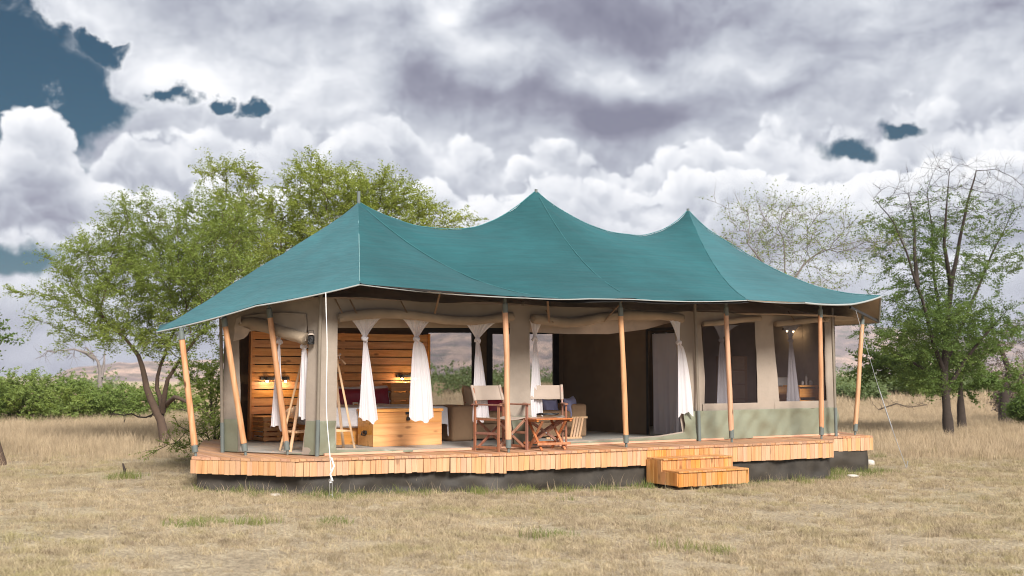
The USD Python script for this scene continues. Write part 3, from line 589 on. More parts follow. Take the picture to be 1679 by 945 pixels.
roll(wl, [(399, 536), (425, 532), (455, 541), (480, 549), (504, 556)], .085, seed=5, off=.03)
part('hanging_flap', cloth(Polygon([wl.at(398, 520), (wl.at(430, 515)), wl.at(470, 513), wl.at(503, 515), wl.at(505, 560), wl.at(480, 552), wl.at(450, 545), wl.at(420, 533), wl.at(398, 540)]), .06, lambda x, z, o: wl.pt(x, z, .03 + o), .008, .06, 2.2, 31), M['canvas'], tn, True)
part('hanging_flap', cloth(Polygon([wl.at(397, 522), wl.at(404, 520), wl.at(408, 536), wl.at(424, 542), wl.at(410, 556), wl.at(394, 560)]), .05, lambda x, z, o: wl.pt(x, z, .12 + o), .006, .12, 3.0, 33), M['cream'], tn, True, label='loose cream corner of the rolled flap')
for x, y in ((548, 503), (572, 504), (654, 503), (893, 520), (1003, 517), (1290, 520), (1340, 519)):       # toggles that tie the rolls
    a, z = wf.at(x, y); part('tie_strap', beam(wf.pt(a, z + .10, .03), wf.pt(a + .05, z - .09, .15), .022, .006), M['strap'], tn)
part('tie_strap', beam(wf.pt(*wf.at(866, 490), .5), wf.pt(*wf.at(893, 530), .12), .03, .01), M['strap'], tn)
part('tie_strap', beam(wf.pt(*wf.at(700, 478), .4), wf.pt(*wf.at(707, 515), .1), .025, .01), M['strap'], tn); part('tie_strap', beam(wf.pt(*wf.at(998, 492), .4), wf.pt(*wf.at(984, 528), .1), .025, .01), M['strap'], tn)
# steel poles at the wall joints
for base, top, up in (((365, 742), (362, 522), None), ((520, 748.5), (526, 480), 1), ((857, 733.5), (857, 494), None), ((1147, 723.5), (1139, 498), None), ((1371, 715.5), (1364, 505), None)):
    p = on_z(*base, DECK); t = at_y(*top, p[1] + .0); k = p + (t - p) * .22
    pl = part('wall_pole', tube([p, k], .028, 12), M['steel'], tn, 40); part('upper_tube', tube([k, t], .024, 12), M['steel_tan'], pl, 40)
part('base_batten', beam(T(.05, -.05, DECK + .018), T(WALL, -.05, DECK + .018), .04, .03, ch=.003), M['nosing'], tn)

# ---------------------------------------------------------------- the fly sheet
PK = [on_b(588, 332, 2.0), on_b(879, 313.5, 2.0), on_b(1128, 345, 2.0)]
E = {'Q': (590, 465.5, 14.50), 'E1': (860, 487.5, 15.35), 'E2': (965, 489, 15.95), 'E3': (1040, 490, 16.4), 'S': (1225, 491.5, 17.35), 'S2': (1320, 496, 18.15), 'P1': (1396, 498.5, 19.2), 'P2': (1444, 486, 20.1), 'P3': (1441, 528, 21.1), 'L1': (256, 543.5, 15.2), 'L0': (420, 500.5, 14.75)}
EP = {k: at_y(*v) for k, v in E.items()}
peak = [T(a, 2.0, z) for a, z in PK]
back = [T(11.0, 2.6, 2.58), T(9.6, 4.9, 2.6), T(6.4, 4.95, 2.6), T(3.2, 4.95, 2.6), T(.4, 4.9, 2.6), np.array([*at_y(262, 540, 16.6)[:2], 2.3])]
loop = [EP[k] for k in ('L1', 'L0', 'Q', 'E1', 'E2', 'E3', 'S', 'S2', 'P1', 'P2', 'P3')] + back
def curve(p, q, sag, n, power=1.0):
    t = np.linspace(0, 1, n)[:, None]; r = p + (q - p) * t; r[:, 2] -= sag * (4 * t * (1 - t)).ravel() ** power; return r
lines = []
for i, (p, q) in enumerate(zip(loop, loop[1:] + loop[:1])):
    L = np.linalg.norm(q - p); lines.append(curve(p, q, -0.0 if L < 1 else .012 * L, max(3, int(L / .09))))
rim = np.vstack([l[:-1] for l in lines])
def ridge(p, q, pix):
    a = np.array([PK_ for PK_ in [tent(p)[0]] + [on_b(x, y, 2.0)[0] for x, y in pix] + [tent(q)[0]]]); z = np.array([p[2]] + [on_b(x, y, 2.0)[1] for x, y in pix] + [q[2]])
    from scipy.interpolate import PchipInterpolator
    t = np.linspace(a[0], a[-1], 48); return np.array([T(x, 2.0, h) for x, h in zip(t, PchipInterpolator(a, z)(t))])
def hip(p, q, pix, n=40):
    """a hip line above the plan segment p-q whose heights come from the sight lines through the given points"""
    d = (q - p)[:2]; s, z = [0.0], [p[2]]
    for x, y in pix:
        r = ray(x, y); A = np.array([[d[0], -r[0]], [d[1], -r[1]]]); k = np.linalg.solve(A, EYE[:2] - p[:2]); s.append(k[0]); z.append(EYE[2] + k[1] * r[2])
    s.append(1.0); z.append(q[2]); o = np.argsort(s); s, z = np.array(s)[o], np.array(z)[o]
    from scipy.interpolate import PchipInterpolator
    t = np.linspace(0, 1, n); return np.column_stack([p[0] + d[0] * t, p[1] + d[1] * t, PchipInterpolator(s, z)(t)])
seams = {
 'r1': ridge(peak[0], peak[1], [(615, 347), (650, 361), (690, 372.5), (730, 376.5), (770, 375), (810, 362), (845, 341), (865, 325)]),
 'r2': ridge(peak[1], peak[2], [(895, 328), (930, 351), (970, 371), (1010, 383), (1045, 387), (1080, 380), (1110, 363)]),
 'Q': hip(peak[0], EP['Q'], []), 'L': hip(peak[0], EP['L1'], [(545, 366), (500, 394), (440, 430), (380, 467), (320, 506), (285, 527)]),
 'E': curve(peak[0], EP['E2'], .42, 50), 'M1': curve(peak[1], EP['E3'], .30, 50), 'S': curve(peak[2], EP['S'], .26, 50),
 'P': hip(peak[2], EP['P2'], [(1160, 376), (1200, 402), (1250, 432), (1300, 456), (1350, 474), (1400, 483)]),
 'b1': curve(peak[0], back[4], .35, 30), 'b2': curve(peak[1], back[3], .35, 30), 'b3': curve(peak[2], back[1], .35, 30), 'b0': curve(peak[0], back[5], .3, 30), 'bp': curve(peak[2], back[0], .3, 30)}
seams['Q'][:, 2] -= .10 * np.sin(np.linspace(0, np.pi, len(seams['Q'])))
seams['Q'][:, 2] -= 0
fixed = np.vstack([rim] + list(seams.values()))
fixed = fixed[np.unique(np.round(fixed[:, :2] / .03).astype(int), axis=0, return_index=True)[1]]
poly = Polygon(rim[:, :2])
x0, y0, x1, y1 = poly.bounds; gx, gy = np.meshgrid(np.arange(x0, x1, .10), np.arange(y0, y1, .10)); gp = np.stack([gx.ravel(), gy.ravel()], -1)
gp = gp[shapely.contains_xy(poly, gp[:, 0], gp[:, 1])]; gp = gp[cKDTree(fixed[:, :2]).query(gp)[0] > .065]
P2d = np.vstack([fixed[:, :2], gp]); tri = Delaunay(P2d).simplices; c = P2d[tri].mean(1); tri = tri[shapely.contains_xy(poly, c[:, 0], c[:, 1])]
def membrane(P2d, tri, fz):
    n, m = len(P2d), len(fz); I, J, W = [], [], []
    for k in range(3):
        i, j, o = tri[:, k], tri[:, (k + 1) % 3], tri[:, (k + 2) % 3]; a, b = P2d[i] - P2d[o], P2d[j] - P2d[o]
        ct = np.clip((a * b).sum(1) / np.maximum(np.abs(a[:, 0] * b[:, 1] - a[:, 1] * b[:, 0]), 1e-9), .02, 20); I += [i, j]; J += [j, i]; W += [ct, ct]
    A = sp.csr_matrix((np.concatenate(W), (np.concatenate(I), np.concatenate(J))), (n, n)); L = sp.diags(np.asarray(A.sum(1)).ravel()) - A
    z = np.zeros(n); z[:m] = fz; z[m:] = spl.spsolve(L[m:, m:].tocsc(), -L[m:, :m] @ fz); return z
sheet = np.column_stack([P2d, membrane(P2d, tri, fixed[:, 2])])
cen = tent(sheet[tri].mean(1))
def region(pts): return Polygon([tent(p) for p in pts]).buffer(0)
regs = [('fly_panel', 'fly_pale', 'lining_dark', region([peak[0], EP['Q'], EP['L0'], EP['L1']]), 'left-hand gore of the fly, its sheen painted as paler green'),
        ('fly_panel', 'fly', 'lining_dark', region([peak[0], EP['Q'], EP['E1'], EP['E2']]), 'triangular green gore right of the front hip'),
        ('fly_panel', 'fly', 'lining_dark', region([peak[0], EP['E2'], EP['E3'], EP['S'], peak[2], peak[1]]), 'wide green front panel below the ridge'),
        ('fly_panel', 'fly_pale', 'lining', region([peak[2], EP['S'], EP['S2'], EP['P1'], EP['P2']]), 'right-hand gore of the fly, its sheen painted as paler green')]
taken = np.zeros(len(tri), bool); parts_ = []
for nm, mt, ln, rg, lab in regs:
    k = shapely.contains_xy(rg, cen[:, 0], cen[:, 1]) & ~taken; taken |= k; parts_.append((nm, mt, ln, k, lab))
parts_.append(('fly_panel', 'fly', 'lining', ~taken, 'green rear panels of the fly'))
vn = np.zeros_like(sheet); fn = np.cross(sheet[tri[:, 1]] - sheet[tri[:, 0]], sheet[tri[:, 2]] - sheet[tri[:, 0]]); fn[fn[:, 2] < 0] *= -1
for k in range(3): np.add.at(vn, tri[:, k], fn)
vn /= np.linalg.norm(vn, axis=1, keepdims=True)
tri_up = np.where((np.cross(P2d[tri[:, 1]] - P2d[tri[:, 0]], P2d[tri[:, 2]] - P2d[tri[:, 0]]) < 0)[:, None], tri[:, ::-1], tri)
wr = (meshkit.fbm(np.stack([sheet[:, 0] * 2.5, sheet[:, 1] * 2.5, sheet[:, 2] * 6], -1), 3, 4) - .5) * .035
for k_, p_ in enumerate(peak):
    dd = sheet[:, :2] - p_[:2]; rr = np.linalg.norm(dd, axis=1); th = np.arctan2(dd[:, 1], dd[:, 0]); wr = wr + .020 * np.exp(-rr / .8) * np.clip(rr / .12, 0, 1) * np.sin(13 * th + k_ + 1.5 * np.sin(3 * th)) + .006 * np.exp(-rr / 2.2) * np.sin(29 * th + 2 * np.sin(5 * th + k_))
skin = sheet + vn * wr[:, None]
for nm, mt, ln, k, lab in parts_:
    idx, inv = np.unique(tri_up[k], return_inverse=True); f = inv.reshape(-1, 3)
    pn = part(nm, shell(skin[idx], f, .006), M[mt], tn, True, label=lab)
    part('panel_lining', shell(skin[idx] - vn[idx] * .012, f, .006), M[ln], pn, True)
    if 'wide' in lab: part('shade_net', shell(skin[idx] - vn[idx] * .05, f, .004), M['lining_dark'], pn, True)  # added dark sheet, stands in for the shade below the front panel
up = lambda P, h: P + np.array([0, 0, h])
from scipy.interpolate import LinearNDInterpolator
fly_z = LinearNDInterpolator(P2d, sheet[:, 2])
part('hem', tube(up(np.vstack(lines[:2]), -.012), .010, 8), M['hem'], tn, True)
part('hem', tube(up(np.vstack(lines[2:7]), -.012), .008, 8), M['hem'], tn, True); part('hem', tube(up(np.vstack(lines[7:11]), -.010), .016, 8), M['hem'], tn, True)
for s in ('Q', 'E', 'M1', 'S'):
    P = seams[s][2:-1].copy(); keep = len(P) if s in ('Q', 'S') else int(len(P) * .9)
    part('seam', tube(up(P[:keep], .010), (.0042 if s == 'Q' else .004), 6), M['seam_white' if s == 'Q' else 'seam'], tn, True)
part('ridge_piping', tube(up(np.vstack([seams['r1'], seams['r2'][1:]]), .010), .008, 8), M['seam'], tn, True); part('ridge_piping', tube(up(seams['P'], .010), .008, 8), M['seam'], tn, True)
for i, (p, h) in enumerate(zip(peak, (.17, .03, .03))):
    part('tent_pole', tube([[p[0], p[1], WT + .55], [p[0], p[1], p[2] + h]], .026, 10), M['steel'], tn, 40)
part('corner_strut', beam(EP['P1'] + [0.02, .15, -.05], EP['P3'] + [0, .0, .0], .04, .04), M['black'], tn)
part('fly_soffit', cloth(Polygon([(7.2, -.35), (9.0, -.55), (10.1, -.15), (10.72, .62), (10.6, 2.4), (9.7, .1), (WALL, -.02), (7.2, -.02)]), .1, lambda a, b, o: np.array([*T(a, b)[:2], 2.585 + o]), .006, .02), M['lining'], tn, True, label='tan lining below the right-hand eave')
for (bx, by), (tx, ty), dy in (((321, 748), (296, 537), -.05), ((403, 747), (366, 514), -.05), ((472, 746), (440, 498), -.06), ((834, 742), (828, 489), -.10), ((1027, 733.5), (1017, 496), -.10), ((1200, 725.5), (1190, 496), -.10), ((1347, 720), (1345, 500), -.06), ((1402, 713.5), (1414.5, 517), .12)):
    p = on_z(bx, by, DECK); t = at_y(tx, ty, p[1] + dy); d = t - p; s, u = frame(d)
    k = np.linspace(0, 1, 13); w = (meshkit.noise(np.stack([k * 3 + bx, k * 0, k * 0], -1), 2) - .5) * .014
    P = p + d * (.085 + .835 * k)[:, None] + s * w[:, None]
    po = part('eave_post', tube(P, .0415 - .005 * k + (meshkit.noise(np.stack([k * 9 + bx, k, k], -1), 5) - .5) * .007, 12), M['post'], tn, 50)
    part('steel_foot', tube([p, p + d * .03, p + d * .03, p + d * .092], [.018, .018, .038, .039], 12), M['steel'], po, 40)
    part('steel_cap', tube([p + d * .905, p + d * .965, p + d * .97, t], [.038, .038, .022, .022], 12), M['steel'], po, 40)
# ---------------------------------------------------------------- guy ropes
def guy(label, top, anchor, mat, r):
    g_ = thing('guy_rope', label, 'rope', anchor)
    return g_
a0 = at_y(540, 806, 14.28); a0[2] = float(gz(a0[0], a0[1])); t0 = at_y(534, 480, 14.42)
gr = thing('guy_rope', 'white guy rope with a metal turnbuckle, hanging at the front left corner', 'rope', a0)
k = np.linspace(0, 1, 14)[:, None]; P = t0 + (a0 - t0) * k; P[:, 0] += .03 * np.sin(k.ravel() * 9) * k.ravel()
part('rope', tube(P[:13], .0062, 8), M['rope'], gr, True); e = P[12]
part('knot', tube([e + [.0, 0, .30], e + [.035, 0, .2], e + [-.01, 0, .1], e + [.02, -.01, .02]], .012, 8), M['rope'], gr, True)
for s in (-.016, .016): part('turnbuckle_bar', tube([e + [s, 0, -.0], e + [s, 0, -.15]], .006, 8), M['chrome'], gr)
part('turnbuckle_eye', trimesh.creation.torus(.024, .006, 16, 8).apply_transform(trimesh.transformations.euler_matrix(math.pi / 2, 0, 0)).apply_translation(e + [0, 0, .02]), M['chrome'], gr, True)
part('turnbuckle_eye', trimesh.creation.torus(.024, .006, 16, 8).apply_transform(trimesh.transformations.euler_matrix(math.pi / 2, 0, 0)).apply_translation(e + [0, 0, -.17]), M['chrome'], gr, True)
a1 = ground_at(1486, 767); t1 = EP['P1'] + [0.1, .1, -.1]
g2 = thing('guy_rope', 'grey guy rope slanting from the right-hand eave down to the grass', 'rope', a1)
P = t1 + (a1 - t1) * np.linspace(0, 1, 20)[:, None]; P[:, 2] -= .12 * np.sin(np.linspace(0, np.pi, 20))
part('rope', tube(P, np.r_[np.full(9, .004), np.full(5, .010), np.full(6, .005)], 8), M['rope_grey'], g2, True)
part('peg', tube([a1 + [0, 0, -.05], a1 + [.03, 0, .12]], .012, 8), M['chrome'], g2)
# ---------------------------------------------------------------- the ground
def ground():
    r = np.concatenate([np.linspace(0.5, 8, 16), np.linspace(8.3, 60, 170), np.geomspace(61, 3600, 56)]); th = np.radians(np.concatenate([np.linspace(-35, 35, 300), np.linspace(37, 323, 90)]))
    R, TH = np.meshgrid(r, th); X, Y = R * np.sin(TH), R * np.cos(TH); V = np.stack([X, Y, gz(X, Y)], -1).reshape(-1, 3); n = len(r); m = len(th); F = []
    i, j = np.meshgrid(np.arange(m), np.arange(n - 1), indexing='ij'); i2 = (i + 1) % m; a, b, c, d = i * n + j, i * n + j + 1, i2 * n + j + 1, i2 * n + j
    F = np.vstack([np.stack([a, c, b], -1).reshape(-1, 3), np.stack([a, d, c], -1).reshape(-1, 3)])
    V = np.vstack([V, [[0, 0, float(gz(0, 0))]]]); k = np.arange(m); F = np.vstack([F, np.stack([np.full(m, len(V) - 1), ((k + 1) % m) * n, k * n], -1)])
    return V, F
part('ground', ground(), M['ground'], smooth=True, kind='structure')
# ---------------------------------------------------------------- furniture and curtains
FL = DECK + .022
def tied_curtain(label, w, top, knot, bot, off, mat='sheer', group=None, seed=0, pleats=7):
    """top (x0, x1, y), knot (x, y), bot (x0, x1, y) in photo points on the plane of the wall w pushed out by off"""
    t0, t1 = w.at(top[0], top[2], off), w.at(top[1], top[2], off); kn = w.at(*knot, off); b0, b1 = w.at(bot[0], bot[2], off), w.at(bot[1], bot[2], off)
    base = w.pt((b0[0] + b1[0]) / 2, b0[1], off)
    cu = thing('curtain', label, 'curtain', base, 0.0, group)
    def sheet_(l0, r0, z0, l1, r1, z1, rows, amp0, amp1, pw, sd, flare=1.0, hem=0.0):
        n = 46; V = []
        for i in range(rows):
            k = i / (rows - 1); e = k ** pw; l = l0 + (l1 - l0) * e; r = r0 + (r1 - r0) * e; z = z0 + (z1 - z0) * k; am = amp0 + (amp1 - amp0) * k
            for j in range(n):
                s = j / (n - 1); wv = math.sin(s * pleats * (1 + .22 * math.sin(s * 4 + sd)) * 1.5 * math.pi + sd + math.sin(k * 3 + sd) * .9) * (.45 + .55 * math.sin(s * 9 + sd * 3) ** 2) + .8 * math.sin(s * 5 + sd * 1.7 + k * 1.5)
                zz = z + hem * k ** 6 * (math.sin(s * 5 + sd) * .6 + math.sin(s * 13 + sd) * .4)
                V.append(w.pt(l + (r - l) * s, zz, off + am * wv))
        F = [t for i in range(rows - 1) for j in range(n - 1) for t in ((i * n + j, i * n + j + 1, i * n + n + j + 1), (i * n + j, i * n + n + j + 1, i * n + n + j))]
        return (np.array(V), np.array(F))
    kw = .022
    part('drop', sheet_(kn[0] - kw, kn[0] + kw, kn[1] - .02, b0[0], b1[0], (b0[1] + b1[1]) / 2, 26, .010, .022, .62 + .25 * math.sin(seed * 2.3), seed, hem=.05), M[mat], cu, True)
    part('gathered_top', sheet_(t0[0], t1[0], t0[1], kn[0] - kw, kn[0] + kw, kn[1] + .02, 14, .010, .011, .72, seed + 2), M[mat], cu, True)
    c = w.pt(kn[0], kn[1], off); a = np.linspace(0, 2 * math.pi, 30)
    ring = np.array([c + w.d * (.032 * math.cos(x)) + w.n * (.03 * math.sin(x)) + np.array([0, 0, .014 * math.sin(2 * x + seed)]) for x in a])
    part('knot', [tube(ring, .019, 8, False), tube([c + w.d * -.03 + [0, 0, .035], c + w.n * .03, c + w.d * .035 + [0, 0, -.04]], [.014, .022, .012], 8)], M[mat], cu, True)
    return cu
tied_curtain('knotted white curtain left of the wooden chest, second opening edge', wf, (570, 626, 520), (598, 556), (588, 618, 690), -.06, seed=1)
tied_curtain('knotted white curtain hanging over the front of the wooden chest', wf, (655, 713, 520), (683, 556), (671, 711, 689), -.06, seed=2)
tied_curtain('knotted white curtain behind the left director chair', wf, (757, 816, 526), (783, 558), (774, 803, 690), -.06, seed=3)
tied_curtain('narrow white curtain behind the right director chair', wf, (868, 893, 524), (877, 556), (868, 889, 684), -.06, seed=4, pleats=4)
tied_curtain('white curtain blown outwards at the right edge of the doorway', wf, (1096, 1117, 524), (1113, 562), (1113, 1135, 680), .10, seed=5, pleats=4)
tied_curtain('white curtain behind the third slanted log post, in front of the planked wall', wl, (446, 470, 540), (458, 560), (443, 464, 702), -.05, seed=6, pleats=5)
tied_curtain('short white curtain beside the canvas corner on the left', wl, (494, 502, 560), (498, 568), (491, 508, 689), -.05, seed=7, pleats=4)
tied_curtain('grey curtain behind the mesh window nearer the door', wf, (1168, 1212, 532), (1183, 558), (1174, 1196, 664), -.22, 'sheer_in', seed=8)
tied_curtain('grey curtain behind the right-hand mesh window', wf, (1280, 1314, 532), (1296, 558), (1290, 1311, 662), -.22, 'sheer_in', seed=9)
# plain sheer in the partition doorway
zt = on_a(1068, 547, pa + .1)[1]; b0, b1 = on_a(1070, 640, pa + .1)[0], on_a(1122, 640, pa + .1)[0]
cu = thing('curtain', 'long grey-lilac curtain filling the inner doorway', 'curtain', T(pa + .1, (b0 + b1) / 2, FL)); V = []
for i in range(20):
    for j in range(60):
        s = j / 59; k = i / 19; V.append(T(pa + .1 + (.02 + .03 * k) * math.sin(s * 50 + math.sin(k * 3)) * (.5 + .5 * math.sin(s * 17)), b0 + (b1 - b0) * (s + .05 * k * math.sin(s * 6)), zt - (zt - FL - .02) * k))
part('drop', (np.array(V), np.array([t for i in range(19) for j in range(59) for t in ((i * 60 + j, i * 60 + j + 1, i * 60 + 61 + j), (i * 60 + j, i * 60 + 61 + j, i * 60 + 60 + j))])), M['sheer_in'], cu, True)
part('rail', beam(T(pa + .1, b0, zt), T(pa + .1, b1, zt), .02, .02), M['black'], cu)
# planked wall behind the bed
HB = 3.6; ha, hz = on_b(413, 543, HB); hb = on_b(701, 540, HB)[0]
hd = thing('planked_headboard', 'tall wall of horizontal pine planks behind the bed', 'headboard', T((ha + hb) / 2, HB, FL), PHI)
npl = 13; ph = (hz - FL) / npl
for i in range(npl):
    z = FL + ph * i; x = ha; cuts = [ha, hb] if i % 3 else [ha, ha + (hb - ha) * random.uniform(.35, .7), hb]
    for c0, c1 in zip(cuts, cuts[1:]):
        part('plank', box(c0 + .002, c1 - .002, HB - .011 + random.uniform(-.003, .003), HB + .011, z + .006, z + ph - .010, .003), M['pine'], hd)
for a in (ha + .03, (ha + hb) / 2, hb - .03): part('batten', box(a - .03, a + .03, HB + .012, HB + .05, FL, hz), M['pine_up'], hd)
part('edge_board', box(ha - .03, ha - .003, HB - .05, HB + .05, FL, hz + .01), M['pine_up'], hd); part('edge_board', box(hb + .003, hb + .03, HB - .05, HB + .05, FL, hz + .01), M['pine_up'], hd)
# reading lamps
LAMP = 0.4
def lamp(px0, px1, py, label, b=HB - .03, power=1.0):
    a0, z = on_b(px0, py, b); a1 = on_b(px1, py, b)[0]
    l = thing('reading_lamp', label, 'lamp', T((a0 + a1) / 2, b, z), PHI)
    part('wall_bar', box(a0, a1, b - .02, b + .012, z - .022, z + .022, .004), M['black'], l)
    for s in (.18, .82):
        a = a0 + (a1 - a0) * s; c = T(a, b - .07, z - .012); part('spot_shade', tube([c + [0, 0, .035], c, c - [0, 0, .02]], [.018, .03, .032], 12), M['black'], l, 40)
        part('bulb', trimesh.creation.icosphere(2, .019).apply_translation(c - [0, 0, .028]), M['glow'], l, True)
        sl = UsdLux.SphereLight.Define(stage, str(l.GetPath()) + '/' + numbered(str(l.GetPath()), 'lit_bulb')); sl.CreateRadiusAttr(.022); sl.CreateNormalizeAttr(True); sl.CreateIntensityAttr(LAMP * power); sl.CreateColorAttr(Gf.Vec3f(1.0, .74, .46)); lc = c - np.array([0, .0, .07]) - N * .13; o_ = lc - T((a0 + a1) / 2, b, z); sl.AddTranslateOp().Set(Gf.Vec3d(float(o_ @ U), float(o_ @ N), float(o_[2])))
lamp(427, 474, 621, 'black reading lamp with two lit spots, left of the bed'); lamp(650, 684, 617, 'black reading lamp with two lit spots, right of the bed')
pl_ = thing('power_socket', 'white double socket low on the planked wall', 'socket', T(*on_b(424, 712, HB - .05)[:1], HB - .03, on_b(424, 712, HB - .05)[1]), PHI)
a, z = on_b(424, 712, HB - .03); part('plate', box(a - .07, a + .07, HB - .035, HB - .014, z - .045, z + .045, .004), M['white_plate'], pl_); part('rocker', box(a - .05, a - .01, HB - .042, HB - .035, z - .02, z + .02), M['white_plate'], pl_); part('rocker', box(a + .01, a + .05, HB - .042, HB - .035, z - .02, z + .02), M['white_plate'], pl_)
# bed
ba0, ba1 = on_b(545, 700, 1.62)[0], on_b(729, 700, 1.62)[0]; btop = on_b(660, 669, 1.8)[1]
bed = thing('double_bed', 'double bed with white covers and a wooden base', 'bed', T((ba0 + ba1) / 2, 2.6, FL), PHI)
part('base', box(ba0 + .04, ba1 - .04, 1.66, 3.54, FL, FL + .30, .01), M['chest'], bed)
part('mattress', put(soft(ba1 - ba0, 1.95, .26, .08, .015, 1), T((ba0 + ba1) / 2, 2.58, btop - .15), PHI), M['linen'], bed, True)
V = []; nx, ny = 40, 44
for i in range(ny):
    for j in range(nx):
        u, v = j / (nx - 1) * 2 - 1, i / (ny - 1)
        x = np.clip(u * 1.28, -1, 1); drop = max(0, abs(u * 1.28) - 1) * .9; a = (ba0 + ba1) / 2 + x * ((ba1 - ba0) / 2 + .015 + drop * .05); fv = max(0, .12 - v) / .12
        b = 1.585 + (v - .12) / .88 * 1.5 if v > .12 else 1.585 - .01 - .02 * fv
        z = btop + .012 - drop * .75 - fv * .26; nz = (meshkit.fbm(np.array([[a * 3, b * 3, z]]), 3, 5)[0] - .5) * .035; V.append(T(a, b, z + nz * (1 if drop == 0 and fv == 0 else .3)) + (N * nz if fv > 0 else 0))
part('duvet', shell(np.array(V), np.array([t for i in range(ny - 1) for j in range(nx - 1) for t in ((i * nx + j, i * nx + j + 1, i * nx + nx + j + 1), (i * nx + j, i * nx + nx + j + 1, i * nx + nx + j))]), .02), M['linen'], bed, True)
def cushion(px, py, w, h, t, b, mat, label, rz=0.0, rx=-.25, name='cushion', group=None, trim=None, ry=0.0):
    a, z = on_b(px, py, b); c = T(a, b, z); th_ = thing(name, label, 'cushion' if name == 'cushion' else 'pillow', c, 0.0, group)
    m = put(pillow(w, h, t, int(px)), c, PHI + rz, rx, ry); part('cover', m, M[mat], th_, True)
    if trim: part('stripe', put(put(pillow(w * .97, h * .22, t * 1.02, int(px)), (0, 0, -h * .26)), c, PHI + rz, rx, ry), M[trim], th_, True)
    return th_
cushion(575, 655, .80, .46, .2, 3.35, 'linen', 'white pillow standing behind the maroon cushions, left side of bed', name='pillow'); cushion(620, 653, .62, .46, .2, 3.38, 'linen', 'white pillow showing at the right edge of the maroon cushion', name='pillow')
cushion(579, 656, .68, .40, .16, 3.16, 'maroon', 'wide dark maroon cushion on the left of the bed'); cushion(618, 655, .46, .40, .15, 3.20, 'maroon', 'smaller maroon cushion on the right of the bed')
a, z = on_b(583, 664, 2.7); cd = thing('note_card', 'small folded card standing on the bed', 'card', T(a, 2.7, z)); part('card', put(trimesh.creation.box((.09, .012, .07)), T(a, 2.7, z + .005), PHI, -.2), M['paper'], cd); part('print', put(trimesh.creation.box((.06, .004, .035)), T(a, 2.692, z - .002), PHI, -.2), M['amber'], cd)
# chest at the foot of the bed
ca, cz = on_b(612, 672, 1.0); ca1 = on_b(724.5, 672, 1.0)[0]
ch = thing('blanket_chest', 'honey-coloured wooden chest with black iron fittings at the foot of the bed', 'chest', T((ca + ca1) / 2, 1.25, FL), PHI)
for i in range(3):
    z0, z1 = FL + (cz - .04 - FL) * i / 3, FL + (cz - .04 - FL) * (i + 1) / 3
    part('front_board', box(ca + .001, ca1 - .001, 1.0, 1.022, z0 + .001, z1 - .001, .0015), M['chest'], ch); part('side_board', box(ca + .002, ca + .024, 1.023, 1.52, z0 + .001, z1 - .001, .0015), M['chest'], ch); part('side_board', box(ca1 - .024, ca1 - .002, 1.023, 1.52, z0 + .001, z1 - .001, .0015), M['chest'], ch)
part('back_board', box(ca + .025, ca1 - .025, 1.50, 1.52, FL, cz - .04), M['chest'], ch); part('lid', box(ca - .015, ca1 + .015, .985, 1.535, cz - .038, cz, .006), M['chest'], ch)
hx, hz_ = on_b(668.5, 680, .99); hp = part('hasp', box(hx - .035, hx + .035, .982, .994, cz - .075, cz - .042), M['black'], ch); part('padlock', [box(hx - .024, hx + .024, .962, .985, cz - .165, cz - .115, .006), tube([T(hx - .014, .974, cz - .115), T(hx - .012, .974, cz - .085), T(hx + .012, .974, cz - .085), T(hx + .014, .974, cz - .115)], .005, 8)], M['black'], hp)
sb, sz = on_a(599, 709, ca); hp = part('handle_plate', beam(T(ca - .006, sb - .055, sz), T(ca - .006, sb + .055, sz), .05, .01, up=tuple(U)), M['black'], ch); part('drop_handle', tube([T(ca - .018, sb - .06, sz + .012), T(ca - .035, sb - .065, sz - .04), T(ca - .035, sb + .065, sz - .04), T(ca - .018, sb + .06, sz + .012)], .009, 8), M['black'], hp, True)
# slatted bedside crates
def crate(p0, p1, ptop, b0, b1, label, rows=4):
    a0, a1 = on_b(p0, 700, b0)[0], on_b(p1, 700, b0)[0]; zt = on_b((p0 + p1) / 2, ptop, b0)[1]
    c = thing('slatted_crate', label, 'bedside crate', T((a0 + a1) / 2, (b0 + b1) / 2, FL), PHI); h = (zt - FL) / rows
    for i in range(rows):
        z = FL + h * i
        part('slat', box(a0, a1, b0, b0 + .018, z + .012, z + h - .012, .002), M['pine'], c); part('slat', box(a0, a0 + .018, b0 + .019, b1, z + .012, z + h - .012, .002), M['pine'], c); part('slat', box(a1 - .018, a1, b0 + .019, b1, z + .012, z + h - .012, .002), M['pine'], c)
    for a in (a0 + .04, a1 - .04): part('corner_block', box(a - .02, a + .02, b0 + .02, b0 + .06, FL, zt - .02), M['pine_up'], c)
    part('top', box(a0 - .01, a1 + .01, b0 - .01, b1, zt - .02, zt, .003), M['pine'], c)
crate(432, 461, 684, 3.02, 3.5, 'slatted pine crate below the left reading lamp, outer of two', 5); crate(463, 490, 686, 2.98, 3.45, 'slatted pine crate next to the bed on its left side', 5)
crate(641, 673, 628, 3.2, 3.52, 'slatted pine crate right of the bed pillows', 6)
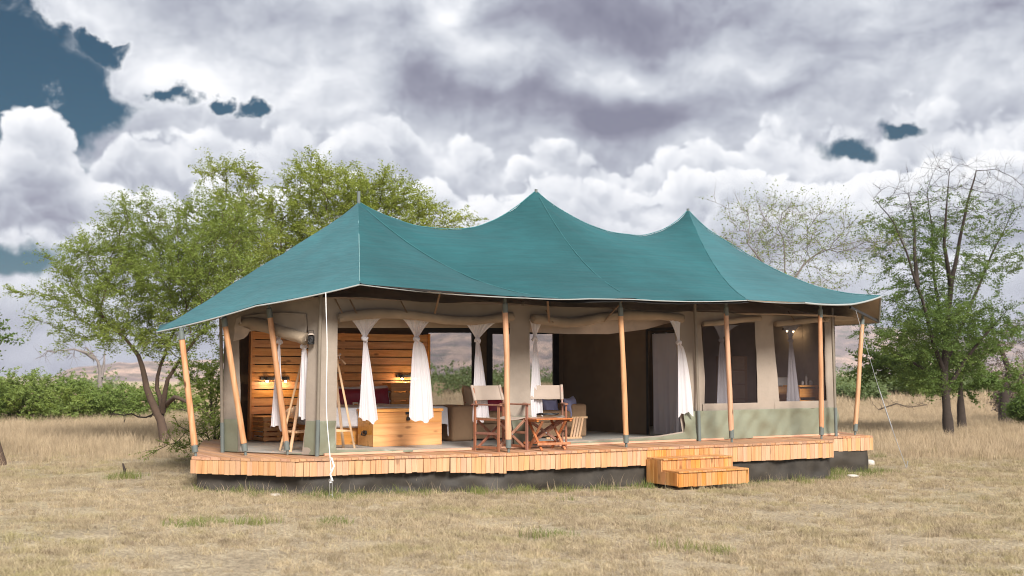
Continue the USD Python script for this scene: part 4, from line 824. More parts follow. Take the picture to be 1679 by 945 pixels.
# clothes rack
rk = thing('clothes_rack', 'pale wooden clothes rack with splayed legs and a low shelf', 'clothes rack', T(*tent(on_z(530, 741, FL)), FL), PHI)
rb0, rb1 = .62, 1.0; ap0, ap1 = on_b(501, 577, .8), on_b(549, 583, .8)
for rb in (rb0, rb1):
    l0, r0 = on_b(476, 729, rb0)[0], on_b(582, 731, rb0)[0]; m_ = .8
    part('leg', beam(T(l0, rb, FL), T(ap0[0], .80 + (rb - .81) * .25, ap0[1]), .035, .028, ch=.004), M['pale_wood'], rk); part('leg', beam(T(r0, rb, FL), T(ap1[0], .80 + (rb - .81) * .25, ap1[1]), .035, .028, ch=.004), M['pale_wood'], rk)
part('top_rail', tube([T(ap0[0] - .06, .8, ap0[1]), T(ap1[0] + .08, .8, ap1[1])], .016, 10), M['pale_wood'], rk, True)
zs = on_b(530, 708, rb0)[1]; s0_, s1_ = on_b(484, 708, rb0)[0], on_b(574, 708, rb0)[0]
for b in (rb0 + .02, .74, .86, rb1 - .02): part('shelf_slat', beam(T(s0_, b, zs), T(s1_, b, zs), .06, .022, ch=.003), M['pale_wood'], rk)
for px in (508, 557):
    a, z = on_b(px, 583, .8); hg = thing('clothes_hanger', ['wooden hanger on the rack beside the short curtain', 'wooden hanger on the rack right of the canvas corner'][px > 530], 'hanger', T(a, .8, z)); c = T(a, .8, z - .06)
    part('bar', tube([c + (-N * .19) + [0, 0, -.06], c + (-N * .08) + [0, 0, -.01], c, c + N * .08 + [0, 0, -.01], c + N * .19 + [0, 0, -.06]], .013, 8), M['pale_wood'], hg, True); part('hook', tube([c, c + [0, 0, .05], c + U * .02 + [0, 0, .075], c + [0, 0, .09]], .004, 6), M['chrome'], hg)
# lantern hanging at the corner
lp = wl.pt(*wl.at(510, 556, .06), .06); ln_ = thing('hanging_lantern', 'black lantern hanging in the gap by the canvas corner', 'lantern', lp)
part('body', tube([lp + [0, 0, -.075], lp + [0, 0, -.07], lp + [0, 0, .03], lp + [0, 0, .05]], [.02, .045, .045, .02], 14), M['black'], ln_, 40); part('cap', tube([lp + [0, 0, .05], lp + [0, 0, .075]], [.05, .025], 14), M['cream'], ln_, 40); part('bail', tube([lp + [-.04, 0, .05], lp + [-.03, 0, .11], lp + [.03, 0, .11], lp + [.04, 0, .05]], .004, 6), M['black'], ln_); part('lens_ring', trimesh.creation.torus(.03, .008, 18, 8).apply_transform(trimesh.transformations.euler_matrix(math.pi / 2, 0, 0)).apply_translation(lp + [0, -.045, -.02]), M['black'], ln_, True)
# sofa
sa0, sa1 = on_b(742, 700, 1.5)[0], on_b(963, 690, 1.5)[0]; saz = on_b(765, 666, 1.5)[1]
sf = thing('sofa', 'low brown fabric sofa with square arms at the back of the sitting area', 'sofa', T((sa0 + sa1) / 2, 1.9, FL), PHI)
aw = .30
for k, a in enumerate((sa0 + aw / 2 + .04, sa1 - aw / 2)): part('arm', put(soft(aw + .08 * (k == 0), .86, saz - FL, .045, .012, k), T(a, 1.93, (saz + FL) / 2), PHI), M['sofa'], sf, True)
part('back', put(soft(sa1 - sa0 - 2 * aw, .22, saz - FL - .03, .05, .01, 4), T((sa0 + sa1) / 2, 2.25, (saz + FL) / 2), PHI), M['sofa'], sf, True)
for k in range(2): part('seat_cushion', put(soft((sa1 - sa0 - 2 * aw) / 2 - .01, .66, .18, .05, .02, 6 + k), T(sa0 + aw + (sa1 - sa0 - 2 * aw) * (.25 + .5 * k), 1.84, FL + .34), PHI), M['sofa'], sf, True)
part('plinth', box(sa0 + aw, sa1 - aw, 1.52, 2.2, FL + .03, FL + .25), M['sofa'], sf)
cushion(776, 654, .46, .42, .15, 2.02, 'cushion_tan', 'tan cushion with a maroon stripe at the left end of the sofa', .35, -.2, trim='maroon_red', ry=.06); cushion(814, 655, .42, .42, .15, 2.08, 'cushion_tan', 'tan cushion leaning beside the log post on the sofa', -.1, -.25, trim='maroon_red'); cushion(830, 660, .40, .38, .14, 1.98, 'cushion_tan', 'tan cushion on the sofa half hidden behind the log post', -.2, -.3, ry=-.3)
cushion(812, 668, .36, .30, .12, 1.84, 'maroon', 'maroon cushion in the middle of the sofa, behind the left director chair', 0, -.3)
cushion(903, 671, .32, .34, .13, 1.80, 'lavender', 'lilac satin cushion seen under the back of the right director chair', .1, -.2); cushion(936, 668, .26, .34, .13, 1.62, 'lavender', 'lilac satin cushion leaning on the right arm of the sofa', .3, -.2, ry=-.16)
# director chairs
def director_chair(loc, rz, label):
    c = thing('director_chair', label, 'chair', loc, rz, None); w, d, sh, ah, bh = .56, .46, .43, .62, .86
    def L(x, y, z): return np.array([x, y, z])
    def add(n, m, mt, sm=False, par=None, **k): return part(n, m, M[mt], par or c, sm, world=False, **k)
    for x in (-w / 2, w / 2):
        add('leg', beam(L(x, -d / 2, 0), L(x, -d / 2, ah), .026, .040, (0, 1, 0), .004), 'teak'); add('leg', beam(L(x, d / 2, 0), L(x, d / 2, ah), .026, .040, (0, 1, 0), .004), 'teak')
        add('back_post', beam(L(x * .98, d / 2 - .03, ah - .02), L(x * .98, d / 2 + .05, bh), .022, .034, (0, 1, 0), .004), 'teak')
        add('arm', beam(L(x, -d / 2 - .05, ah + .012), L(x, d / 2 + .05, ah + .012), .052, .022, ch=.005), 'teak'); add('foot_rail', beam(L(x, -d / 2, .05), L(x, d / 2, .05), .022, .035, ch=.003), 'teak'); add('side_rail', beam(L(x, -d / 2, .24), L(x, d / 2, .24), .018, .034, ch=.003), 'teak'); add('seat_rail', beam(L(x * .93, -d / 2, sh), L(x * .93, d / 2, sh), .03, .03, ch=.004), 'teak')
    for y in (-d / 2 + .035, d / 2 - .035):
        add('cross_brace', beam(L(-w / 2 + .02, y - .012, .05), L(w / 2 - .03, y - .012, sh - .02), .020, .036, (0, 0, 1), .003), 'teak'); x_ = add('cross_brace', beam(L(w / 2 - .02, y + .012, .05), L(-w / 2 + .03, y + .012, sh - .02), .020, .036, (0, 0, 1), .003), 'teak')
        add('bolt', tube([L(0, y - .03, sh / 2 + .015), L(0, y + .03, sh / 2 + .015)], .010, 10), 'chrome', 40, x_)
    s = np.linspace(-1, 1, 15); V, F = [], []
    for y in np.linspace(-d / 2 + .01, d / 2 - .01, 8):
        for x in s: V.append(L(x * w * .485, y, sh + .022 - .030 * (1 - x * x)))
    G_ = lambda a, b: np.array([t for i in range(a - 1) for j in range(b - 1) for t in ((i * b + j, i * b + j + 1, i * b + b + j + 1), (i * b + j, i * b + b + j + 1, i * b + b + j))])
    add('seat', shell(np.array(V), G_(8, 15), .012), 'seat_cloth', True)
    V = [L(x * w * .50, d / 2 + .005 + .05 * (1 - x * x) + .07 * k, ah + .07 + .20 * k) for k in np.linspace(0, 1, 7) for x in s]
    b_ = add('backrest', shell(np.array(V), G_(7, 15), .012), 'seat_cloth', True)
    for x in (-1, 1): add('back_sleeve', tube([L(x * w * .49, d / 2 - .002, ah + .065), L(x * w * .49, d / 2 + .072, ah + .275)], .024, 10), 'seat_cloth', 40, b_)
    return c
c1 = on_z(819, 738.5, DECK); c2 = on_z(897, 738.5, DECK)
director_chair((c1[0] + .02, c1[1] - .02, DECK + .002), math.radians(46), 'brown wooden director chair with beige canvas, left of the log post, turned sideways')
director_chair((c2[0] - .02, c2[1] + .42, DECK + .002), math.radians(4), 'brown wooden director chair with beige canvas, right one, facing forwards behind the small table')
# folding table
tb = on_z(897, 738, DECK); ft = thing('folding_table', 'small orange wooden folding table with crossed legs between the two director chairs', 'table', (tb[0], tb[1] + .06, DECK + .002), math.radians(30))
for i in range(5): part('top_slat', beam([-.30, -.17 + .085 * i, .43], [.30, -.17 + .085 * i, .43], .081, .018, ch=.003), M['teak_orange'], ft, world=False)
for x in (-.27, .27): part('end_rail', beam([x, -.2, .408], [x, .2, .408], .03, .025), M['teak_orange'], ft, world=False)
for x in (-.19, .19):
    part('leg', beam([x - .012, -.2, 0], [x - .012, .17, .40], .022, .036, (1, 0, 0), .003), M['teak_orange'], ft, world=False); part('leg', beam([x + .012, .2, 0], [x + .012, -.17, .40], .022, .036, (1, 0, 0), .003), M['teak_orange'], ft, world=False)
for y in (-.19, .19): part('stretcher', beam([-.27, y, .09], [.27, y, .09], .02, .034, ch=.003), M['teak_orange'], ft, world=False)
b_ = np.array([c2[0] + .02, c2[1] + .30, DECK + .465]); bn = thing('camera_strap', 'coiled black strap lying on the seat of the right director chair', 'strap', b_)
part('loop', [tube([b_ + [.11 * math.cos(t) * (1 + .2 * k), .06 * math.sin(t), .012 + .02 * abs(math.sin(t * 1.5 + k))] for t in np.linspace(k, k + 6, 24)], .009, 6) for k in range(3)], M['black'], bn, True)
# pale slatted rack
sr = on_z(940, 722, DECK); st_ = thing('luggage_stand', 'pale slatted wooden stand leaning beside the sofa arm', 'luggage stand', sr, PHI)
for i in range(4):
    p = sr + U * (.055 * i - .06); part('slat', beam(p, p + U * .13 + N * .06 + [0, 0, .36], .036, .016, tuple(N), .002), M['pale_wood'], st_)
for b in (0.0, .12): part('base_rail', beam(sr - U * .44 + N * b + [0, 0, .035], sr + U * .16 + N * b + [0, 0, .035], .03, .035, ch=.003), M['pale_wood'], st_)
part('top_rail', beam(sr + U * .02 + N * .08 + [0, 0, .355], sr + U * .33 + N * .08 + [0, 0, .355], .03, .03, ch=.003), M['pale_wood'], st_)
# bathroom
a0, zt = on_b(1200, 584, 2.4); a1 = on_b(1221, 584, 2.4)[0]
dr_ = thing('drawer_tower', 'tall dim drawer unit seen through the mesh window nearer the door', 'drawers', T((a0 + a1) / 2, 2.6, FL), PHI); part('carcass', box(a0, a1 + .08, 2.42, 2.85, FL, zt), M['sofa'], dr_)
for i in range(5): h = (zt - FL) / 5; part('drawer', put(soft(a1 - a0 - .02, .04, h - .02, .015, .0, i), T((a0 + a1) / 2, 2.41, FL + h * (i + .5)), PHI), M['cushion_tan'], dr_, True)
va0, vz = on_b(1311, 632, .5); va1 = on_b(1344, 632, .5)[0]
vn_ = thing('washstand', 'wooden washstand with slatted front behind the right-hand mesh window', 'washstand', T((va0 + va1) / 2, .68, FL), PHI); part('top', box(va0 - .02, va1 + .02, .48, .88, vz - .03, vz, .004), M['pine'], vn_)
for i in range(4): h = (vz - .03 - FL) / 4; part('slat', box(va0, va1, .5, .52, FL + h * i + .02, FL + h * (i + 1) - .03), M['pine'], vn_)
for a in (va0 + .02, va1 - .02): part('leg', box(a - .02, a + .02, .525, .57, FL, vz - .03), M['pine_up'], vn_)
for k, (px, h, r) in enumerate(((1316, .08, .022), (1322, .19, .020), (1329, .09, .034))):
    a, z = on_b(px, 631, .66); p = T(a, .66, vz + .001); bt = thing('toiletry_bottle', ['low jar at the left on the washstand', 'tall slim bottle on the washstand', 'wide cup at the right on the washstand'][k], 'bottle', p)
    part('body', tube([p, p + [0, 0, h * .7], p + [0, 0, h * .85]], [r, r, r * .5], 12), M['white_plate'], bt, 40); part('cap', tube([p + [0, 0, h * .85], p + [0, 0, h]], r * .45, 10), M['chrome'], bt, 40)
a0, z0 = on_b(1275, 634, 1.1); a1, z1 = on_b(1293, 619, 1.1); bs = thing('wash_basin', 'pale basin block left of the curtain in the right-hand mesh window', 'basin', T((a0 + a1) / 2, 1.3, z0), PHI); part('bowl', put(soft(a1 - a0, .4, z1 - z0, .03, 0, 3), T((a0 + a1) / 2, 1.3, (z0 + z1) / 2), PHI), M['white_plate'], bs, True); part('stand', box(a0, a1, 1.12, 1.48, FL, z0 - .002), M['pine'], bs)
lamp(1283, 1299, 540, 'small pair of lit spots behind the right-hand mesh window', 1.6, .06)
# ---------------------------------------------------------------- hills
def hill(name, profile, dist, depth, seed, label=None):
    """profile: (photo x, photo y of the crest); a ridge dist metres away, depth metres thick"""
    xs = np.linspace(profile[0][0], profile[-1][0], 150); ys = np.interp(xs, *np.array(profile).T); nu, nv = len(xs), 46
    d = np.array([ray(x, y) for x, y in zip(xs, ys)]); L = np.linalg.norm(d[:, :2], axis=1, keepdims=True); k = np.linspace(-1, 1, nv)[None, :]; r = dist + k * depth
    px, py = d[:, :1] / L * r, d[:, 1:2] / L * r; top = EYE[2] + d[:, 2:] / L * dist; base = -0.006 * 1500 - 12; sh = np.where(k < 0, (1 - np.abs(k)) ** 1.15, 1 - k ** 2)
    n = (meshkit.fbm(np.stack([px * .006, py * .006, px * 0 + seed], -1), 5, seed) - .5) * 2; gul = (meshkit.fbm(np.stack([xs[:, None] * .035 + k * 0, k * 1.2 + px * 0, px * 0 + seed + 3], -1), 4, seed + 1) - .5) * 2
    V = np.stack([px, py, base + (top - base) * np.clip(sh + (n * .16 + gul * .22) * np.abs(k) * (1 - np.abs(k)) * 2.2, 0, 1.02)], -1).reshape(-1, 3)
    V = np.array(V); i, j = np.meshgrid(np.arange(nu - 1), np.arange(nv - 1), indexing='ij'); a = i * nv + j
    F = np.vstack([np.stack([a, a + nv, a + nv + 1], -1).reshape(-1, 3), np.stack([a, a + nv + 1, a + 1], -1).reshape(-1, 3)])
    part(name, (V, F), M['hill'], smooth=True, kind='structure')
rg = np.random.default_rng(3); jag = lambda p: [(x, y + rg.uniform(-2.5, 2.5)) for x, y in p]
hill('hill', jag([(x, y) for x, y in zip(np.arange(40, 700, 22), np.interp(np.arange(40, 700, 22), [40, 70, 95, 140, 200, 260, 330, 420, 520, 600, 700], [650, 628, 609, 602, 595, 594, 590, 586, 580, 576, 600]))]), 1500, 420, 1)
hill('hill', jag([(x, y) for x, y in zip(np.arange(420, 2100, 30), np.interp(np.arange(420, 2100, 30), [420, 560, 700, 800, 1000, 1200, 1400, 1500, 1640, 1800, 2100], [640, 580, 545, 538, 530, 522, 528, 545, 556, 580, 650]))]), 2300, 700, 5)
hill('hill', [(-700, 650), (-500, 625), (-300, 618), (-100, 628), (60, 640), (200, 650)], 2600, 500, 8)
# ---------------------------------------------------------------- trees
def blob_cloud(rng, blobs, n, depth_y, thick, clump=1.0):
    """points in a crown given as ellipses (photo x, y, rx, ry, weight[, depth shift]) around depth_y; each ellipse is as deep as it is wide"""
    out = []; w = np.array([b[4] * b[2] * b[3] for b in blobs], float); nc = rng.multinomial(max(1, n // 32), w / w.sum()); ctr_, sc_ = [], []
    for b, c in zip(blobs, nc):
        s = FOCAL / depth_y; q = rng.normal(size=(c, 3)); q /= np.linalg.norm(q, axis=1, keepdims=True); q *= rng.uniform(0.0, 1, (c, 1)) ** (1 / 2.6)
        ctr_.append(at_y(b[0], b[1], depth_y + (b[5] if len(b) > 5 else 0)) + q * np.array([b[2] / s, b[2] / s * thick, b[3] / s]))
    C = np.vstack(ctr_)                         # tufts of twigs round these centres, flattened as an acacia's are
    out = C[:, None, :] + rng.normal(size=(len(C), 32, 3)) * (np.array([.32, .32, .12]) * clump)
    return out.reshape(-1, 3)
def colonize(rng, starts, attract, step=.22, kill=.30, reach=3.0, iters=260, jitter=.25, droop=0.0):
    nodes = [np.array(p, float) for s in starts for p in s]; parent = []
    k = 0
    for s in starts:
        for i in range(len(s)): parent.append(-1 if i == 0 else k + i - 1)
        k += len(s)
    att = attract.copy(); grown = {}
    for it in range(iters):
        if len(att) == 0: break
        P = np.array(nodes); d, i = cKDTree(P).query(att)
        att = att[d > kill]; i = i[d > kill]; d = d[d > kill]
        m = d < reach if it > 3 else np.ones(len(d), bool)
        if not m.any(): break
        acc = {}
        for a, j in zip(att[m], i[m]): acc.setdefault(int(j), []).append(a)
        new = 0
        for j, aa in acc.items():
            if grown.get(j, 0) > 3: continue
            v = sum(nrm(a - nodes[j]) for a in aa); v = nrm(nrm(v) + rng.normal(size=3) * jitter + [0, 0, -droop])
            p = nodes[j] + v * step; nodes.append(p); parent.append(j); grown[j] = grown.get(j, 0) + 1; new += 1
        if not new: break
    return np.array(nodes), np.array(parent)
def limbs(nodes, parent, tip_r, power, root_r, sides=(9, 6, 4, 3), least=None):
    """tubes along the branches; returns mesh, radii"""
    n = len(nodes); r = np.zeros(n); kids = [[] for _ in range(n)]
    for i in range(n - 1, -1, -1):
        if parent[i] >= 0: kids[parent[i]].append(i)
    acc = np.zeros(n)
    for i in range(n - 1, -1, -1):
        acc[i] = max(acc[i], tip_r ** power)
        if parent[i] >= 0: acc[parent[i]] += acc[i]
    r = np.minimum(acc ** (1 / power), root_r)
    if least is not None: r = np.maximum(r, least)
    ms, done = [], set()
    heads = [i for i in range(n) if parent[i] < 0]; stack = [(h, None) for h in heads]
    while stack:
        h, frm = stack.pop(); chain = [] if frm is None else [frm]; c = h
        while True:
            chain.append(c); ks = sorted(kids[c], key=lambda k: -r[k])
            if not ks: break
            for k in ks[1:]: stack.append((k, c))
            c = ks[0]
        rr = r[chain].copy()
        if frm is not None: rr[0] = rr[1]
        mx = rr.max(); sd = sides[0] if mx > .09 else sides[1] if mx > .035 else sides[2] if mx > .012 else sides[3]
        if len(chain) > 1: ms.append(tube(nodes[chain], rr, sd, False))
    return ms, r, kids
def sprays(rng, at, dirs, n_leaf, length, leaf_w, leaf_l, flat=.35):
    """feathery sprays: many small two-triangle leaves along short twigs from the points AT"""
    m = len(at); k = rng.uniform(0, 1, (m, n_leaf, 1)) ** .8
    d = dirs[:, None, :]; side = rng.normal(size=(m, n_leaf, 3)); side[..., 2] *= flat; side /= np.linalg.norm(side, axis=-1, keepdims=True)
    c = at[:, None, :] + d * k * length[:, None, None] + side * rng.uniform(.0, .45, (m, n_leaf, 1)) * length[:, None, None] * .55
    c = c.reshape(-1, 3); N_ = len(c); ax = rng.normal(size=(N_, 3)); ax[:, 2] *= .6; ax /= np.linalg.norm(ax, axis=1, keepdims=True); b = np.cross(ax, rng.normal(size=(N_, 3))); b /= np.maximum(np.linalg.norm(b, axis=1, keepdims=True), 1e-6)
    L = leaf_l * rng.uniform(.6, 1.3, (N_, 1)); W = leaf_w * rng.uniform(.6, 1.3, (N_, 1))
    v = np.stack([c - ax * L / 2, c + b * W / 2, c + ax * L / 2, c - b * W / 2], 1).reshape(-1, 3)
    i = np.arange(N_)[:, None] * 4; return (v, np.vstack([i + [0, 1, 2], i + [0, 2, 3]]))
def tree(name, label, seed, trunks, blobs, depth_y, n_att, leaf, bark, n_tips_leaf=26, leaf_size=(.028, .075), tip_r=.006, root_r=.14, step=.24, thick=.8, leaf_len=.42, power=2.35, group=None, bare=0.0, kill=.33, cat='tree', leafblobs=None, jit=.25, parts=('trunk', 'foliage'), twigs=5, leafy_r=.034):
    rng = np.random.default_rng(seed); s = FOCAL / depth_y
    starts = []
    for tr in trunks:
        P = np.array([at_y(x, y, depth_y + (q[0] if q else 0)) for x, y, *q in tr]); d = np.concatenate([[0], np.cumsum(np.linalg.norm(np.diff(P, axis=0), axis=1))]); t = np.linspace(0, d[-1], max(3, int(d[-1] / step)))
        Q = np.stack([np.interp(t, d, P[:, k]) for k in range(3)], -1); Q += (meshkit.noise(Q * 1.5 + seed) - .5)[:, None] * .08 * np.array([1, 1, 0]); starts.append(Q)
    base = starts[0][0].copy(); base[2] = float(gz(base[0], base[1]))
    for Q in starts:
        if abs(Q[0][2] - base[2]) < .8 and tr is not None: Q[0][2] = min(Q[0][2], float(gz(Q[0][0], Q[0][1])) - .12) if Q is starts[0] else Q[0][2]
    att = blob_cloud(rng, blobs, n_att, depth_y, thick)
    nodes, parent = colonize(rng, starts, att, step, kill, 4.0, jitter=jit)
    # join the later stems to the nearest node of the first stem, if they start on it
    least, k = np.zeros(len(nodes)), 0
    for i, Q in enumerate(starts): m = len(Q); least[k:k + m] = np.linspace(root_r * (1 if i == 0 else .58), root_r * (.14 if i == 0 else .06), m); k += m
    least[:2] *= 1.25
    ms, r, kids = limbs(nodes, parent, tip_r, power, root_r * 1.3, least=least)
    # twigs at the ends
    tips = np.array([i for i in range(len(nodes)) if r[i] < leafy_r and parent[i] >= 0]); dirs = nodes[tips] - nodes[parent[tips]]; dirs /= np.maximum(np.linalg.norm(dirs, axis=1, keepdims=True), 1e-6)
    tw, A, D = [], [], []
    for _ in range(twigs):
        dd = dirs + rng.normal(size=dirs.shape) * .55 + [0, 0, .12]; dd /= np.linalg.norm(dd, axis=1, keepdims=True); L = rng.uniform(.5, 1.1, len(tips)) * leaf_len; A.append(nodes[tips]); D.append(dd * L[:, None])
    A, D = np.vstack(A), np.vstack(D); mid = A + D * .5 + rng.normal(size=A.shape) * .03 * leaf_len; w_ = np.cross(D, rng.normal(size=D.shape)); w_ /= np.maximum(np.linalg.norm(w_, axis=1, keepdims=True), 1e-6); w_ *= tip_r * .55
    n = len(A); V = np.stack([A - w_, A + w_, mid + w_ * .7, mid - w_ * .7, A + D], 1).reshape(-1, 3); i = np.arange(n)[:, None] * 5
    tw = (V, np.vstack([i + [0, 1, 2], i + [0, 2, 3], i + [3, 2, 4]]))
    tr_ = thing(name, label, cat, base, 0.0, group)
    part(parts[0], cat_(ms + [tw]), M[bark], tr_, True)
    if n_tips_leaf:
        keep = rng.uniform(size=len(A)) > bare
        if leafblobs is not None:
            px = np.stack([(A[:, 0] - EYE[0]) / A[:, 1] * FOCAL * math.cos(PITCH) + 839.5, 612 - (A[:, 2] - EYE[2]) / A[:, 1] * FOCAL], -1); k = np.zeros(len(A))
            for bx, by, rx, ry, pw in leafblobs: k = np.maximum(k, pw * np.clip(1.5 - np.hypot((px[:, 0] - bx) / rx, (px[:, 1] - by) / ry), 0, 1))
            keep &= rng.uniform(size=len(A)) < k
        ln = np.linalg.norm(D, axis=1); part(parts[1], sprays(rng, A[keep], D[keep] / ln[keep][:, None], n_tips_leaf, ln[keep] * 1.1, *leaf_size), M[leaf], tr_)
    return tr_
_hz = trimesh.creation.box((7600, 7600, 186)); _hz.apply_translation((0, 0, 186 / 2 - 60))
haze_box = _hz
DT1 = 23.2
tree('acacia_tree', 'leaning multi-stemmed acacia with a wide green crown, left of the tent', 11,
     [[(274, 742), (268, 715), (262, 690), (252, 668), (243, 640), (236, 610), (226, 585), (205, 555), (178, 530)], [(262, 690, .02), (266, 660, .1), (258, 630, .1), (262, 600, .1), (275, 560, .3), (300, 520, .4)], [(266, 676), (271, 650, -.2), (276, 622, -.3), (296, 585, -.5), (330, 545, -.7)], [(266, 708, .3), (263, 690, .4), (262, 668, .3)], [(268, 668, .1), (290, 650, -.5), (320, 667, -1.0), (350, 690, -1.4)]],
     [(140, 465, 46, 46, 1), (112, 490, 22, 26, .6), (190, 420, 72, 54, 1.1), (255, 365, 80, 48, 1.1), (300, 338, 50, 24, .8), (330, 410, 80, 66, 1), (215, 500, 78, 46, 1), (265, 460, 90, 56, .9), (175, 535, 50, 24, .8), (245, 560, 50, 26, .6), (350, 480, 70, 60, .7), (290, 530, 60, 40, .5)], DT1, 2500, 'leaf_acacia', 'bark', 34, (.020, .052), root_r=.105, step=.2, kill=.27, tip_r=.0046)
tree('acacia_tree', 'tall light-green acacia rising behind the left end of the tent roof', 12,
     [[(470, 716), (468, 660), (462, 600), (470, 540), (480, 480)], [(466, 620), (430, 560, .4), (410, 500, .5)], [(466, 600), (520, 520, .2), (560, 460)]],
     [(510, 322, 80, 36, 1.1), (580, 326, 90, 34, 1.1), (420, 350, 70, 54, .9), (660, 340, 80, 34, .9), (710, 360, 46, 22, .5), (460, 400, 100, 60, 1), (560, 390, 110, 50, .9), (400, 430, 60, 50, .6), (520, 290, 26, 16, .4), (640, 390, 90, 30, .6), (380, 300, 22, 22, .3)], 26.5, 2200, 'leaf_acacia2', 'bark', 32, (.023, .058), root_r=.17, step=.2, kill=.27, tip_r=.0048)
tree('thorn_tree', 'sparse thorn tree with bare upper branches and low green tufts, right of the tent', 13,
     [[(1556, 706), (1552, 680), (1551, 655), (1549, 630), (1548, 600), (1550, 570), (1553, 520), (1560, 470), (1572, 400), (1590, 320), (1600, 280)], [(1549, 615), (1532, 570, -.3), (1520, 520, -.5), (1505, 470, -.7), (1485, 410, -.9), (1462, 360, -1.0), (1432, 325, -1.1)], [(1550, 570), (1540, 510, .4), (1530, 440, .7), (1528, 370, .9), (1520, 310, 1.0)], [(1551, 590), (1575, 540, .4), (1600, 480, .7), (1630, 410, .9), (1660, 350, 1.1)], [(1552, 645), (1575, 600, -.3), (1610, 555, -.6), (1650, 510, -.9)], [(1551, 640), (1525, 612, .3), (1490, 590, .5), (1450, 570, .7)], [(1560, 470), (1548, 400, -.4), (1552, 340, -.6), (1556, 290, -.7)], [(1505, 470, -.7), (1500, 420, -.3), (1498, 360, -.1), (1490, 320)]],
     [(1490, 345, 66, 60, 1.5), (1560, 312, 66, 60, 1.5), (1625, 325, 60, 60, 1.4), (1660, 390, 44, 76, .8), (1430, 330, 34, 20, .5), (1540, 380, 80, 50, 1), (1530, 430, 80, 60, .9), (1600, 450, 70, 70, .8), (1520, 520, 90, 50, 1), (1600, 540, 60, 50, .8), (1470, 570, 60, 40, .9), (1560, 580, 80, 40, .8), (1680, 480, 40, 60, .5), (1500, 620, 70, 26, .5), (1600, 280, 40, 30, .4)], 29.5, 3000, 'leaf_dark', 'bark_dark', 42, (.026, .060), root_r=.115, tip_r=.0036, step=.24, kill=.27, leaf_len=.5, jit=.14,
     leafblobs=[(1550, 440, 130, 90, .38), (1500, 570, 90, 60, 1), (1560, 520, 70, 70, .9), (1470, 610, 60, 40, .9), (1460, 400, 50, 28, .6), (1520, 440, 80, 50, .45), (1620, 480, 50, 70, .5), (1640, 560, 50, 50, .7), (1560, 620, 70, 30, .9), (1600, 400, 70, 50, .22), (1520, 380, 90, 50, .16), (1580, 460, 100, 60, .5), (1660, 500, 50, 80, .7), (1440, 570, 40, 40, .8)])
tree('thorn_tree', 'thin grey thorn tree showing above the right end of the roof', 14,
     [[(1290, 712), (1288, 640), (1286, 560), (1284, 490), (1288, 440), (1285, 400)], [(1288, 480), (1320, 430, .3), (1350, 410, .5)], [(1286, 470), (1250, 430, -.3), (1225, 400, -.5)]],
     [(1250, 385, 56, 50, .9), (1310, 375, 60, 56, 1), (1370, 400, 50, 44, .8), (1220, 370, 30, 30, .4), (1400, 430, 30, 24, .4), (1290, 420, 80, 30, .7), (1280, 345, 50, 24, .5), (1330, 450, 70, 22, .5)], 27.5, 1300, 'leaf_acacia', 'bark_grey', 9, (.024, .055), root_r=.07, tip_r=.0040, step=.2, kill=.24, leaf_len=.5, bare=.72, twigs=6, leafy_r=.018)
tree('young_tree', 'dark leafy young tree just behind the sparse thorn tree on the right', 15,
     [[(1578, 692), (1576, 660), (1574, 640), (1580, 610)]], [(1450, 610, 50, 30, .9), (1500, 600, 60, 40, 1), (1560, 600, 70, 34, .9), (1620, 610, 40, 30, .6), (1430, 570, 34, 26, .5), (1440, 545, 30, 20, .4)], 33.0, 420, 'leaf_dark', 'bark_dark', 40, (.045, .10), root_r=.12, step=.3, leaf_len=.6)
tree('dead_tree', 'bare pale dead tree standing in the bushes on the left', 16,
     [[(165, 690), (165, 650), (162, 620), (166, 600), (156, 585), (140, 570)], [(165, 620), (172, 595, .3), (172, 575, .3)], [(156, 588), (128, 572, -.3), (100, 575, -.4)]],
     [(105, 580, 26, 12, 1), (135, 570, 26, 12, 1), (185, 570, 22, 14, .8), (80, 588, 12, 10, .5)], 37.0, 90, 'leaf_far', 'bark_grey', 0, root_r=.13, tip_r=.01, step=.26, leaf_len=.5)
tree('thorn_tree', 'tree cut by the left picture edge, only trunk foot and leaf tips showing', 17,
     [[(2, 790), (-6, 740), (-14, 700), (-24, 660), (-40, 620)]], [(-60, 560, 60, 40, 1), (-20, 590, 30, 26, .7), (-110, 600, 50, 40, .8)], 19.0, 260, 'leaf_dark', 'bark', 30, (.03, .07), root_r=.13)
tree('thorn_tree', 'tree at the right edge of the picture with a thick dark trunk and tangled twigs', 18,
     [[(1648, 683), (1648, 660), (1646, 640), (1655, 610), (1640, 570), (1625, 540)], [(1648, 650), (1670, 620, .3), (1700, 600, .3)]],
     [(1650, 620, 46, 30, 1), (1690, 620, 40, 40, 1), (1660, 560, 40, 40, .5), (1640, 500, 40, 40, .3), (1700, 540, 40, 50, .5)], 38.0, 700, 'twig_bush', 'bark_dark', 10, (.03, .09), root_r=.19, step=.26, bare=.3, leaf_len=.55)
